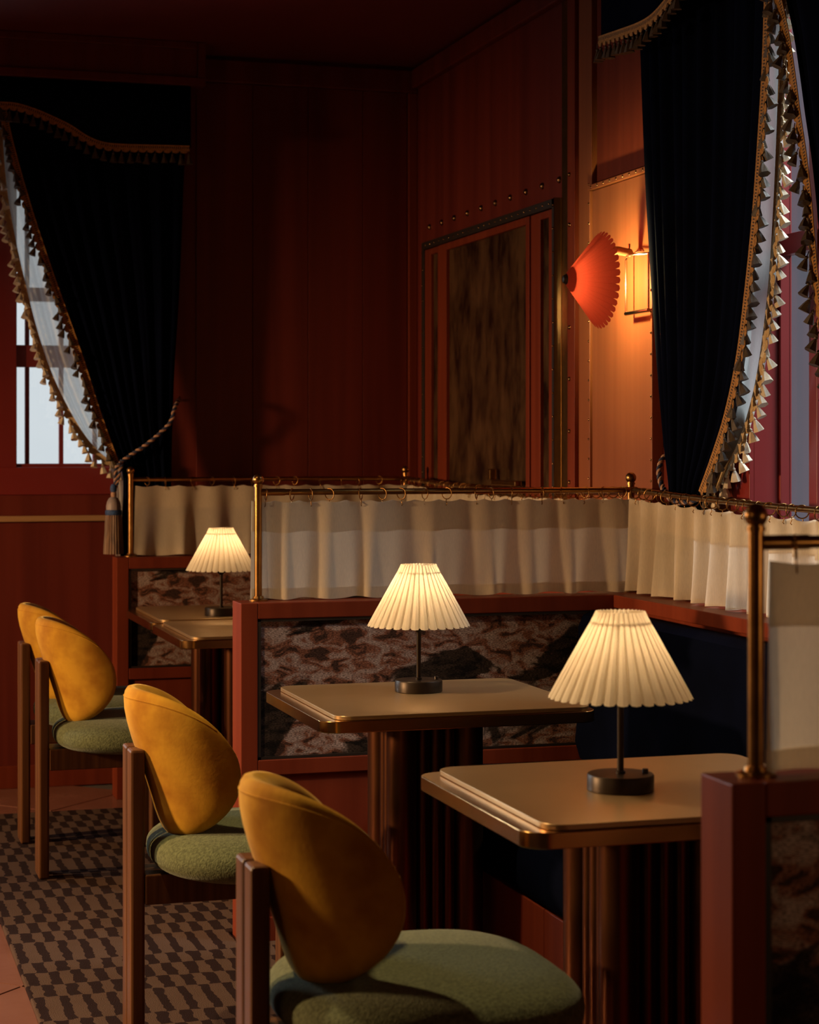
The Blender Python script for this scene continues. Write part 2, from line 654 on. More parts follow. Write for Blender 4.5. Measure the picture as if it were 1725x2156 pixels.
# floor: grout bed with square terracotta tiles laid on the diagonal
fl = struct(build('floor', MB().box(XL, XR + 0.15, YN, YF + 0.15, -0.10, -0.004), GROUT))
side = 0.478
tb = MB()
hs = side / 2 - 0.004
tb.box(-hs, hs, -hs, hs, -0.012, 0.0)
tile_me = mesh('tile', tb, TILE)
ux, uy = math.sqrt(0.5), math.sqrt(0.5)
for i in range(-12, 20):
    for j in range(-12, 20):
        cx = 0.487 + (i + 0.5) * side * ux - (j + 0.5) * side * ux
        cy = 4.957 + (i + 0.5) * side * uy + (j + 0.5) * side * uy
        if -0.9 < cx < 1.75 and 1.9 < cy < 7.75:
            o = put('tile', tile_me, fl, (cx, cy, 0.0005 * ((i * 7 + j * 3) % 3)), (0, 0, math.pi / 4))

struct(build('ceiling', MB().box(XL, XR + 0.15, YN, YF + 0.15, ZC, ZC + 0.1), CEIL))

# far wall around its window and an assumed, unseen second one
W1 = (0.02, 1.30, 1.20, 2.62)
W3 = (-2.2, -0.9, 1.00, 2.55)
b = MB()
T = 0.16
for x0, x1, z0, z1 in ((XL, W3[0], 0, ZC), (W3[0], W3[1], 0, W3[2]), (W3[0], W3[1], W3[3], ZC),
                       (W3[1], W1[0], 0, ZC), (W1[0], W1[1], 0, W1[2]), (W1[0], W1[1], W1[3], ZC),
                       (W1[1], XR + 0.15, 0, ZC)):
    b.box(x0, x1, YF, YF + T, z0, z1)
wf = struct(build('wall_far', b, RED_WALL))
# right wall around its window
W2 = (3.95, 4.75, 1.00, 2.62)
b = MB()
for y0, y1, z0, z1 in ((YN, W2[0], 0, ZC), (W2[0], W2[1], 0, W2[2]), (W2[0], W2[1], W2[3], ZC), (W2[1], YF, 0, ZC)):
    b.box(XR, XR + 0.106, y0, y1, z0, z1)
wr = struct(build('wall_right', b, RED_WALL))
struct(build('wall_left', MB().box(XL - 0.1, XL, YN, YF + T, 0, ZC), RED_WALL))
struct(build('wall_near', MB().box(XL, XR + 0.15, YN - 0.1, YN, 0, ZC), RED_WALL))

# trims of the far wall
struct(build('trim_1', MB().box(-0.88, 1.35, YF - 0.022, YF, 1.058, 1.082), DADO, bevel=0.004),
       'pale oak dado rail below the far window')
struct(build('trim_2', MB().box(1.46, XR, YF - 0.03, YF, 2.845, 2.94), RED_WALL, bevel=0.006),
       'dark red crown moulding above the far panelled wall')
struct(build('trim_3', MB().box(XR - 0.03, XR, 2.6, YF - 0.03, 2.86, 2.94), RED_WALL, bevel=0.006),
       'dark red crown moulding of the right wall')
struct(build('baseboard_far', MB().box(XL, XR, YF - 0.014, YF, 0, 0.09), RED_WOOD, bevel=0.003))
# window apron board and joint
struct(build('trim_4', MB().box(-0.02, 1.34, YF - 0.012, YF, 1.165, 1.275), RED_PAINT, bevel=0.003),
       'red painted apron board under the far window')
# veneer boards on the far wall
xs = [1.47, 1.705, 1.94, 2.175, 2.37]
for k in range(4):
    build('veneer_panel', MB().box(xs[k] + 0.001, xs[k + 1] - 0.001, YF - 0.010, YF - 0.001, 0.09, 2.845), RED_WALL, wf, bevel=0.0015)
build('corner_post', MB().box(2.372, XR, YF - 0.026, YF - 0.001, 0.09, 2.845), RED_WOOD, wf, bevel=0.003)


# ------------------------------------------------------------------ windows
def window_far(n, x0, x1, z0, z1, detail=True):
    w = thing('window_%d' % n, '', '', ((x0 + x1) / 2, YF, z0))
    del w['label'], w['category']
    struct(w)
    y0, y1 = YF + 0.005, YF + 0.065
    xm = (x0 + x1) / 2
    fr = MB()
    fr.box(x0, x0 + 0.06, y0, y1, z0, z1)
    fr.box(x1 - 0.06, x1, y0, y1, z0, z1)
    fr.box(x0, x1, y0, y1, z0, z0 + 0.089)
    fr.box(x0, x1, y0, y1, z1 - 0.06, z1)
    build('frame', fr, RED_PAINT, w, bevel=0.003)
    build('mullion', MB().box(xm - 0.09, xm + 0.09, y0 - 0.012, y1, z0, z1), RED_PAINT, w, bevel=0.003)
    for sx in (0, 1):
        a, c = (x0 + 0.06, xm - 0.09) if sx == 0 else (xm + 0.09, x1 - 0.06)
        for q0, q1 in ((1.674, 1.762), (1.938, 1.992)):
            build('transom', MB().box(a, c, y0 + 0.01, y1 - 0.01, q0, q1), RED_PAINT, w, bevel=0.002)
        k = 0
        x = a + 0.045
        while x < c - 0.02:
            build('glazing_bar', MB().box(x - 0.0085, x + 0.0085, y1 - 0.03, y1 - 0.005, z0 + 0.089, z1 - 0.06), RED_PAINT, w)
            x += 0.135
        for q0, q1 in ((z0 + 0.089, 1.674), (1.762, 1.938), (1.992, z1 - 0.06)):
            build('pane', MB().box(a, c, y1 - 0.018, y1 - 0.014, q0, q1), GLASS, w)
    return w


window_far(1, *W1)['label'] = 'red framed far window behind the sheer, white daylight outside'
window_far(3, *W3)['label'] = 'red framed window further left on the far wall'

w2 = thing('window_2', '', '', (XR, 4.35, W2[2]))
del w2['label'], w2['category']
struct(w2, 'red framed window in the right wall behind navy drape and sheer')
xa, xb = XR + 0.072, XR + 0.106
fr = MB()
fr.box(xa, xb, W2[0], W2[0] + 0.03, W2[2], W2[3])
fr.box(xa, xb, W2[1] - 0.012, W2[1], W2[2], W2[3])
fr.box(xa, xb, W2[0], W2[1], W2[2], W2[2] + 0.07)
fr.box(xa, xb, W2[0], W2[1], W2[3] - 0.05, W2[3])
build('frame', fr, RED_PAINT, w2, bevel=0.002)
for a, c in ((4.525, 4.57), (4.325, 4.37), (4.125, 4.17)):
    build('mullion', MB().box(xa - 0.006, xb, a, c, W2[2] + 0.07, W2[3] - 0.05), RED_PAINT, w2, bevel=0.002)
for c, a in ((4.738, 4.57), (4.525, 4.37), (4.325, 4.17), (4.125, 3.98)):
    build('transom', MB().box(xa, xb, a, c, 1.87, 1.925), RED_PAINT, w2, bevel=0.002)
    for q0, q1 in ((W2[2] + 0.07, 1.87), (1.925, W2[3] - 0.05)):
        build('pane', MB().box(xa + 0.026, xa + 0.030, a, c, q0, q1), GLASS, w2)
# painted reveal lining and architrave of that window
lin = MB()
lin.box(XR - 0.001, XR + 0.072, W2[1] - 0.0005, W2[1] + 0.004, W2[2], W2[3])
lin.box(XR - 0.014, XR - 0.0005, W2[1], W2[1] + 0.10, 0.935, W2[3] + 0.02)
build('architrave', lin, RED_PAINT, w2, bevel=0.0015)

# neighbouring facade across the lane
struct(build('wall_exterior', MB().box(5.6, 5.8, -3.0, 12.0, -0.5, 5.2), PLASTER), 'grey facade seen through the right window')


# ------------------------------------------------------------------ right wall: mirrored doors, pilaster, sconce panel
def stud_mesh(r, name='stud'):
    m = MB()
    pr = [(r, 0), (r * 0.92, r * 0.35), (r * 0.66, r * 0.68), (r * 0.3, r * 0.86), (0.0001, r * 0.9)]
    m.lathe(pr, 10, caps=False)
    m.v = [(-z, y, x) for x, y, z in m.v]
    return mesh(name, m, STUD, True)


STUD_S = stud_mesh(0.0042)
STUD_M = stud_mesh(0.0075)
STUD_L = stud_mesh(0.0125)

dr = thing('door_1', '', '', (XR, 6.91, 0))
del dr['label'], dr['category']
struct(dr, 'dark antique mirror double door in a studded red frame, right wall')
D0, D1, DT = 6.176, 7.665, 2.196
x = XR
build('backing', MB().box(x - 0.010, x - 0.0005, D0, D1, 0, DT), RED_WOOD, dr)
fr = MB()
fr.box(x - 0.030, x - 0.010, D0, 6.217, 0, 2.163)
fr.box(x - 0.030, x - 0.010, 6.298, 6.391, 0, 2.163)
fr.box(x - 0.030, x - 0.010, 6.217, 6.298, 2.138, 2.163)
build('side_frame', fr, RED_WOOD, dr, bevel=0.002)
build('side_mirror', MB().box(x - 0.018, x - 0.011, 6.217, 6.298, 0, 2.138), MIRROR, dr)
fr = MB()
fr.box(x - 0.034, x - 0.010, 6.397, 6.433, 0, 2.163)
fr.box(x - 0.034, x - 0.010, 7.339, 7.440, 0, 2.163)
fr.box(x - 0.034, x - 0.010, 6.433, 7.339, 2.136, 2.163)
build('door_frame', fr, RED_WOOD, dr, bevel=0.002)
build('mirror_pane', MB().box(x - 0.020, x - 0.011, 6.433, 7.339, 0, 2.136), MIRROR, dr)
fr = MB()
fr.box(x - 0.030, x - 0.010, 7.446, 7.464, 0, 2.163)
fr.box(x - 0.030, x - 0.010, 7.553, D1 - 0.03, 0, 2.163)
fr.box(x - 0.030, x - 0.010, 7.464, 7.553, 2.138, 2.163)
build('side_frame', fr, RED_WOOD, dr, bevel=0.002)
build('side_mirror', MB().box(x - 0.018, x - 0.011, 7.464, 7.553, 0, 2.138), MIRROR, dr)
st = MB()
st.box(x - 0.036, x - 0.0005, D0 - 0.032, D0 - 0.002, 0, DT)
st.box(x - 0.036, x - 0.0005, D0 - 0.032, D1, 2.166, DT)
st.box(x - 0.036, x - 0.0005, D1 - 0.03, D1, 0, 2.166)
build('studded_strip', st, BLACKSTRIP, dr, bevel=0.002)
build('metal_edge', MB().box(x - 0.040, x - 0.001, D0 - 0.038, D0 - 0.0325, 0, DT), CHROME, dr)
build('door_handle', MB().box(x - 0.060, x - 0.034, 6.47, 6.73, 1.215, 1.235).box(x - 0.060, x - 0.034, 6.74, 6.765, 1.235, 1.275), BRASS, dr, bevel=0.004)
for k in range(15):
    z = 1.06 + k * 0.0795
    put('stud', STUD_S, dr, (x - 0.036, D0 - 0.017, z))
for k in range(24):
    put('stud', STUD_S, dr, (x - 0.036, D0 + 0.02 + k * 0.0615, 2.181))
for k in range(18):
    put('stud', STUD_S, dr, (x - 0.036, D1 - 0.015, 1.06 + k * 0.064))
for k in range(10):
    put('stud', STUD_L, wr, (x, D0 + 0.012 + k * 0.1635, 2.263))

# brass clad pilaster between the doors and the panel
pl = MB()
pl.box(x - 0.014, x - 0.0005, 6.045, 6.136, 0, ZC - 0.1)
build('brass_cladding', pl, BRASS, wr, bevel=0.002)
build('pilaster_strip', MB().box(x - 0.030, x - 0.0005, 5.98, 6.044, 0, ZC - 0.1), RED_WOOD, wr, bevel=0.002)
for z in (2.258, 2.091, 1.922, 1.751, 1.580, 1.407, 1.238):
    put('stud', STUD_M, wr, (x - 0.030, 6.022, z))
build('pilaster_panel', MB().box(x - 0.016, x - 0.0005, 5.902, 5.978, 0, ZC - 0.1), CHERRY, wr, bevel=0.002)
build('pilaster_strip', MB().box(x - 0.024, x - 0.0005, 5.846, 5.900, 0, ZC - 0.1), CHERRY, wr, bevel=0.002)

# raised panel behind the wall lamp
pn = build('raised_panel', MB().box(x - 0.030, x - 0.0005, 5.352, 5.826, 0.94, 2.178), CHERRY, wr, bevel=0.002)
bd = MB()
bd.box(x - 0.040, x - 0.0005, 5.342, 5.842, 2.180, 2.197)
bd.box(x - 0.038, x - 0.0005, 5.828, 5.842, 0.94, 2.1795)
bd.box(x - 0.038, x - 0.0005, 5.338, 5.350, 0.94, 2.1795)
build('panel_border', bd, CHERRY, wr, bevel=0.002)
for k in range(20):
    z = 1.0 + k * 0.0632
    put('stud', STUD_S, wr, (x - 0.038, 5.835, z))
    put('stud', STUD_S, wr, (x - 0.038, 5.344, z))
for k in range(9):
    put('stud', STUD_S, wr, (x - 0.040, 5.40 + k * 0.0515, 2.1885))
build('upper_panel', MB().box(x - 0.008, x - 0.0005, 5.345, 5.84, 2.21, 2.85), RED_WOOD, wr, bevel=0.002)

# ------------------------------------------------------------------ wall lamp
SC = Vector((2.258, 5.46, 1.858))
ws = thing('wall_lamp', 'wall lamp with red pleated cone shade glowing on the studded panel', 'wall lamp', (XR - 0.03, 5.46, 1.85))
N = 38
rows = []
for j in range(9):
    t = j / 8
    R = 0.016 + (0.143 - 0.016) * t
    xx = SC.x - 0.112 * (1 - t)
    row = []
    dep = 0.0022 + 0.0105 * t
    for i in range(N):
        for fr_, dd in ((0.0, -0.75), (0.13, 0.1), (0.5, 0.30), (0.87, 0.1)):
            a = 2 * math.pi * (i + fr_) / N
            r = R + dd * dep
            row.append((xx + dd * dep * 0.75, SC.y + r * math.cos(a), SC.z + r * math.sin(a)))
    rows.append(row)
build('shade', MB().grid(rows, close_u=True), REDSHADE, ws)
m = MB().lathe([(0.002, -0.012), (0.010, -0.010), (0.019, 0.004), (0.021, 0.012), (0.012, 0.014)], 20)
m.v = [(SC.x - 0.112 + z, SC.y + y, SC.z + xx) for xx, y, z in m.v]
build('shade_cap', m, BLACKMETAL, ws, smooth=True)
zt = 1.945
yA = 5.445
build('arm', MB().tube([(2.268, yA, zt + 0.002), (2.274, yA, zt + 0.003), (2.31, yA, zt + 0.002), (2.350, yA, zt - 0.004), (2.356, yA, zt - 0.006)],
                       [0.006, 0.0125, 0.013, 0.012, 0.005], 14), LEATHER, ws, smooth=True)
build('arm_wire', MB().tube([(2.356, yA, zt - 0.006), (2.368, yA - 0.02, zt), (2.379, yA - 0.03, zt)], 0.0022, 8), CHROME, ws, smooth=True)
build('set_screw', MB().tube([(2.345, yA, zt), (2.345, yA, zt + 0.024)], [0.0026, 0.004], 8), CHROME, ws)
yl, yr = 5.485, 5.318
lp = [(2.335, yA, zt - 0.012), (2.352, yl - 0.012, zt - 0.014), (2.352, yl, zt - 0.022), (2.352, yl, 1.78), (2.352, yl, 1.762)]
build('wire_bracket', MB().tube(lp, 0.0034, 8).tube([(2.352, yr, 1.93), (2.352, yr, 1.765)], 0.0034, 8)
      .tube([(2.335, yA, zt - 0.012), (2.352, yr, zt - 0.016), (2.352, yr, 1.93)], 0.0034, 8), CHROME, ws, smooth=True)
build('wire_grip', MB().tube([(2.352, yl + 0.002, 1.760), (2.352, yr - 0.002, 1.760)], 0.0065, 10), CHROME, ws, smooth=True)
for q in (yl, yr):
    build('stay', MB().tube([(2.352, q, 1.762), (2.379, q, 1.762)], 0.003, 8), CHROME, ws)
build('socket', MB().tube([(2.15, SC.y, SC.z), (2.193, SC.y, SC.z)], 0.013, 12), BRASS, ws, smooth=True)
m = MB().lathe([(0.012, 0.0), (0.022, 0.0085), (0.033, 0.0185), (0.031, 0.0195), (0.020, 0.010), (0.010, 0.002)], 24, caps=False)
m.v = [(SC.x - 0.103 + z, SC.y + y, SC.z + xx) for xx, y, z in m.v]
build('inner_collar', m, BLACKMETAL, ws, smooth=True)  # cone added inside the shade, blocks light so the gathered apex looks dark
build('shade_stem', MB().tube([(2.18, SC.y, SC.z), (2.225, yA, zt - 0.03), (2.262, yA, zt)], 0.003, 8), BRASS, ws, smooth=True)
light('wall_lamp_bulb', 'POINT', (2.215, SC.y, SC.z), 13, (1.0, 0.84, 0.33), 0.014)


# ------------------------------------------------------------------ rug
rg = MB()
outline = [(0.49, 1.6), (1.085, 1.6), (1.085, 2.315), (1.262, 2.315), (1.262, 5.168), (1.085, 5.168), (1.085, 5.300), (1.262, 5.300),
           (1.262, 7.245), (0.49, 7.245)]
nr = len(outline)
rg.add([(px, py, 0.0012) for px, py in outline] + [(px, py, 0.014) for px, py in outline],
       [tuple(reversed(range(nr))), tuple(range(nr, 2 * nr))] + [(i, (i + 1) % nr, nr + (i + 1) % nr, nr + i) for i in range(nr)])
tag(build('rug', rg, RUG, bevel=0.004), 'brown and beige checked wool rug under the chairs', 'rug')


# ------------------------------------------------------------------ booth dividers
def divider(y0, y1, label, x1=XR - 0.002):
    d = thing('booth_divider', label, 'divider', (1.75, (y0 + y1) / 2, 0))
    xa = 1.092
    build('end_post', MB().box(xa, xa + 0.047, y0, y1, 0, 0.93), RED_WOOD, d, bevel=0.0025)
    build('top_rail', MB().box(xa + 0.0475, x1, y0, y1, 0.886, 0.93), RED_WOOD, d, bevel=0.0025)
    build('middle_rail', MB().box(xa + 0.0475, x1, y0, y1, 0.460, 0.503), RED_WOOD, d, bevel=0.0025)
    build('plinth', MB().box(xa + 0.0475, x1, y0, y1, 0.0, 0.075), RED_WOOD, d, bevel=0.0025)
    build('tapestry_panel', MB().box(xa + 0.0475, x1, y0 + 0.014, y1 - 0.014, 0.5035, 0.8855), TAPESTRY, d)
    bead = MB()
    for yy in (y0 + 0.004, y1 - 0.011):
        bead.box(xa + 0.0475, xa + 0.0565, yy, yy + 0.007, 0.5035, 0.8855)
        bead.box(xa + 0.0475, x1, yy, yy + 0.007, 0.8785, 0.8855)
        bead.box(xa + 0.0475, x1, yy, yy + 0.007, 0.5035, 0.5105)
    build('inner_bead', bead, BLACKSTRIP, d)
    build('lower_panel', MB().box(xa + 0.0475, x1, y0 + 0.010, y1 - 0.010, 0.0755, 0.4595), RED_WOOD, d)
    return d


divider(7.482, 7.598, 'farthest red booth divider with dark tapestry panel, beside the far window')
divider(5.178, 5.290, 'middle red booth divider with mauve leafy tapestry behind the second table')
divider(2.212, 2.304, 'nearest red booth divider with tapestry at the lower right corner')


def low_wall(y0, y1, label):
    d = thing('booth_low_wall', label, 'low wall', (2.3, (y0 + y1) / 2, 0))
    build('cap_rail', MB().box(2.180, XR - 0.002, y0, y1, 0.893, 0.93), RED_WOOD, d, bevel=0.0025)
    build('back_panel', MB().box(2.205, XR - 0.002, y0, y1, 0, 0.8925), RED_WOOD, d)
    return d


low_wall(2.306, 5.176, 'low red wall and cap rail along the window side of the near booth')
low_wall(5.292, 7.480, 'low red wall with cap rail along the far booth, behind the curtains')


# ------------------------------------------------------------------ banquette
def banquette(y0, y1, label):
    d = thing('banquette', label, 'bench', (1.85, (y0 + y1) / 2, 0))
    # plinth panels
    ys = [y0, y0 + (y1 - y0) * 0.30, y0 + (y1 - y0) * 0.62, y1]
    for k in range(3):
        build('plinth_panel', MB().box(1.552, 2.20, ys[k] + 0.001, ys[k + 1] - 0.001, 0.0, 0.318), RED_WOOD, d, bevel=0.002)
    # seat cushion, rounded front
    prof = [(2.12, 0.320), (1.575, 0.320), (1.550, 0.328), (1.537, 0.352), (1.537, 0.415), (1.547, 0.446), (1.575, 0.463), (1.65, 0.468), (2.12, 0.455)]
    m = MB()
    rows = [[(px, y, pz) for px, pz in prof] for y in (y0 + 0.002, y1 - 0.002)]
    m.grid(rows)
    m.f.append(tuple(range(len(prof))))
    m.f.append(tuple(reversed(range(len(prof), 2 * len(prof)))))
    m.m += [0, 0]
    build('seat_cushion', m, NAVY, d, smooth=True)
    # back cushion with rolled top and soft vertical tufts
    bp = [(2.075, 0.47), (2.060, 0.52), (2.070, 0.62), (2.080, 0.72), (2.072, 0.80), (2.070, 0.845), (2.085, 0.878), (2.115, 0.891), (2.16, 0.889), (2.198, 0.870), (2.203, 0.47)]
    nseg = 60
    rows = []
    for k in range(nseg + 1):
        y = y0 + 0.002 + (y1 - y0 - 0.004) * k / nseg
        w = abs(math.sin(math.pi * k / 10)) ** 0.5 * 0.007
        rows.append([(px - (w if i < 9 else 0), y, pz + (w * 0.35 if 4 < i < 9 else 0) - 0.003) for i, (px, pz) in enumerate(bp)])
    m = MB().grid(rows)
    m.f.append(tuple(range(len(bp))))
    m.f.append(tuple(reversed(range(nseg * len(bp), (nseg + 1) * len(bp)))))
    m.m += [0, 0]
    build('back_cushion', m, NAVY, d, smooth=True)
    return d


banquette(2.308, 5.174, 'navy velvet banquette behind the two nearest tables')


# ------------------------------------------------------------------ brass rails
def sphere_prof(r, n=10):
    return [(max(0.0002, r * math.sin(math.pi * k / n)), -r * math.cos(math.pi * k / n)) for k in range(n + 1)]


def post(d, x, y, z0, base=True):
    build('post', MB().lathe([(0.0105, 0), (0.0105, 1.252 - z0)], 20, (x, y, z0)), BRASS, d, smooth=True)
    build('ball_finial', MB().lathe(sphere_prof(0.0158, 14), 22, (x, y, 1.264)), BRASS, d, smooth=True)
    build('collar', MB().lathe([(0.0125, 0), (0.0125, 0.006)], 20, (x, y, 1.244)), BRASS, d, smooth=True)
    if base:
        build('base_plate', MB().lathe([(0.026, 0), (0.026, 0.004), (0.016, 0.007), (0.014, 0.013)], 24, (x, y, z0)), BRASS, d, smooth=True)


def rail(xl, xr, y, label):
    d = thing('brass_rail', label, 'rail', ((xl + xr) / 2, y, 0.93))
    post(d, xl, y, 0.9302)
    post(d, xr + 0.008, y + 0.022, 0.9302)
    build('rod', MB().tube([(xl, y, 1.229), (xr - 0.03, y, 1.229), (xr + 0.008, y + 0.018, 1.229)], 0.0084, 16), BRASS, d, smooth=True)
    build('sleeve', MB().tube([(xl + 0.008, y, 1.229), (xl + 0.075, y, 1.229)], 0.0096, 16), BRASS, d, smooth=True)
    return d


rail(1.156, 2.268, 7.545, 'brass curtain rail on posts along the farthest divider')
rail(1.157, 2.270, 5.255, 'brass curtain rail on ball-topped posts along the middle divider')
rail(1.150, 2.272, 2.262, 'brass curtain rail with blurred ball-topped post on the nearest divider')


def side_rod(y0, y1, x, sag, label):
    d = thing('curtain_rod', label, 'rod', (x, (y0 + y1) / 2, 1.2))
    pts = []
    for k in range(25):
        t = k / 24
        y = y0 + (y1 - y0) * t
        pts.append((x, y, 1.229 - sag * 4 * t * (1 - t)))
    build('rod', MB().tube(pts, 0.0084, 14), BRASS, d, smooth=True)
    return lambda y: 1.229 - sag * 4 * ((y - y0) / (y1 - y0)) * (1 - (y - y0) / (y1 - y0))


z_near = side_rod(2.275, 5.242, 2.27, 0.028, 'brass rod running toward the camera below the right navy drape')
z_far = side_rod(5.268, 7.532, 2.27, 0.020, 'brass rod along the far booth, seen just above the middle rail')

# curtain ring with its little clip, hanging in the plane across the rod
rm = MB().torus(0.0160, 0.0016, (0, 0, 0), 20, 6)
rm.tube([(0, 0, -0.016), (0.002, 0, -0.021), (0, 0, -0.026), (-0.0025, 0, -0.030), (0.0015, 0, -0.034)], 0.0013, 5)
RING = mesh('ring', rm, BRASS, True)


def cafe(p0, p1, label, nfold, amp, zrod=None, seed=0, side=(0, -1), ztop=1.206, zbot=0.934, rings=20, sharp=1.0):
    rnd = random.Random(seed)
    a, b = Vector((*p0, 0)), Vector((*p1, 0))
    L = (b - a).length
    n = Vector((*side, 0))
    d = thing('cafe_curtain', label, 'curtain', ((p0[0] + p1[0]) / 2, (p0[1] + p1[1]) / 2, zbot))
    NU, NV = int(L * 170), 16
    ph = [rnd.uniform(0, 6.28) for _ in range(4)]

    def off(u, v):
        w = math.sin(2 * math.pi * nfold * u + ph[0] + 0.9 * math.sin(2 * math.pi * 1.7 * u + ph[1]))
        w = math.copysign(abs(w) ** sharp, w)
        w2 = math.sin(2 * math.pi * nfold * 2.3 * u + ph[2] + 1.2 * v)
        g = 0.45 + 0.55 * v
        return amp * g * (w + 0.28 * w2 * v)

    def lean(u, v):
        return 0.010 * math.sin(2 * math.pi * nfold * 0.7 * u + ph[3]) * v

    def sheet(z_hi, z_lo, nv, extra):
        rows = []
        for j in range(nv + 1):
            row = []
            for i in range(NU + 1):
                u = i / NU
                p = a + (b - a) * u
                dz = (zrod(p.y) - 1.229) if zrod else 0.0
                zt = ztop + dz - 0.006 * abs(math.sin(math.pi * rings * u)) if z_hi is None else z_hi + dz
                zb = z_lo + (dz if z_lo > 1.0 else 0.0) + 0.0025 * math.sin(2 * math.pi * nfold * u + 1)
                z = zt + (zb - zt) * j / nv
                v = (ztop - z) / (ztop - zbot)
                q = p + n * (off(u, v) + extra) + (b - a).normalized() * lean(u, v)
                row.append((q.x, q.y, z))
            rows.append(row)
        return MB().grid(rows)

    build('linen_panel', sheet(None, zbot, NV, 0.0), LINEN, d, smooth=True, sharp=0)
    build('top_hem', sheet(None, 1.119, 5, -0.0025), LINENHEM, d, smooth=True, sharp=0)
    build('bottom_hem', sheet(zbot + 0.030, zbot, 2, -0.0025), LINENHEM, d, smooth=True, sharp=0)
    yaw = math.atan2((b - a).y, (b - a).x) + math.pi / 2
    for k in range(rings):
        u = (k + 0.5 + rnd.uniform(-0.22, 0.22)) / rings
        p = a + (b - a) * u
        zr = zrod(p.y) if zrod else 1.229
        q = p
        put('ring', RING, d, (q.x, q.y, zr - 0.0065), (rnd.uniform(-0.1, 0.1), rnd.uniform(-0.05, 0.05), yaw + rnd.uniform(-0.75, 0.75)))
    return d


cafe((1.172, 7.545), (2.284, 7.545), 'ivory linen cafe curtain on the farthest rail by the window', 7, 0.010, seed=3, rings=13)
cafe((1.138, 5.255), (2.286, 5.255), 'ivory linen cafe curtain along the middle divider behind the second lamp', 8, 0.012, seed=5, rings=17)
cafe((1.168, 2.262), (2.262, 2.262), 'blurred yellowish linen curtain at the right edge on the nearest rail', 5, 0.010, seed=8, rings=9)
cafe((2.262, 5.236), (2.268, 2.33), 'deeply pleated linen curtain hanging below the right window', 25, 0.026, zrod=z_near, seed=11, side=(-1, 0), rings=52, sharp=0.7)
cafe((2.268, 7.51), (2.268, 5.30), 'linen curtain of the far booth, peeking above the middle rail', 18, 0.022, zrod=z_far, seed=14, side=(-1, 0), rings=36, sharp=0.7)


# ------------------------------------------------------------------ tables
def rrect(x0, x1, y0, y1, r, n=7):
    o = []
    for cx, cy, a0 in ((x1 - r, y1 - r, 0), (x0 + r, y1 - r, 90), (x0 + r, y0 + r, 180), (x1 - r, y0 + r, 270)):
        for k in range(n + 1):
            a = math.radians(a0 + 90 * k / n)
            o.append((cx + r * math.cos(a), cy + r * math.sin(a)))
    return o


def slab(ring, z0, z1, mb=None):
    m = mb or MB()
    n = len(ring)
    m.add([(x, y, z0) for x, y in ring] + [(x, y, z1) for x, y in ring],
          [tuple(reversed(range(n))), tuple(range(n, 2 * n))] + [(i, (i + 1) % n, n + (i + 1) % n, n + i) for i in range(n)])
    return m


def make_table(label):
    t = thing('table', label, 'table', (0, 0, 0), 'brass topped booth tables')
    hx, hy = 0.333, 0.305
    build('edge_slab', slab(rrect(-hx, hx, -hy, hy, 0.045), 0.713, 0.7395), BRASSEDGE, t, smooth=True, bevel=0.0015, sharp=35)
    build('top_plate', slab(rrect(-hx + 0.036, hx - 0.012, -hy + 0.008, hy - 0.008, 0.040), 0.740, 0.7495), BRASSTOP, t, smooth=True, bevel=0.0012, sharp=35)
    build('core_column', MB().box(-0.085, 0.085, -0.085, 0.085, 0.02, 0.713), BRONZE, t, bevel=0.002)
    for sx in (-1, 1):
        for sy in (-1, 1):
            build('corner_pillar', MB().lathe([(0.036, 0), (0.036, 0.693)], 24, (sx * 0.083, sy * 0.083, 0.02)), BRONZE, t, smooth=True)
    for s in (-1, 1):
        for q in (-0.032, 0.0, 0.032):
            build('flute', MB().lathe([(0.0145, 0), (0.0145, 0.693)], 14, (q, s * 0.089, 0.02)), BRONZE, t, smooth=True)
            build('flute', MB().lathe([(0.0145, 0), (0.0145, 0.693)], 14, (s * 0.089, q, 0.02)), BRONZE, t, smooth=True)
    build('foot_plate', slab(rrect(-0.126, 0.126, -0.126, 0.126, 0.04), 0.0015, 0.0215), BRONZE, t, smooth=True, sharp=35)
    return t


tab = make_table('brass topped table nearest the camera, carrying the largest lamp')
tab.location = (1.405, 3.197, 0)
for (x, y), lb in (((1.405, 4.510), 'brass topped table in front of the middle divider tapestry'),
                   ((1.432, 6.416), 'front brass table of the butted far pair, lamp on it'),
                   ((1.440, 7.072), 'rear brass table of the butted far pair, against the farthest divider')):
    c = copy_tree(tab)
    c.location = (x, y, 0)
    c['label'] = lb


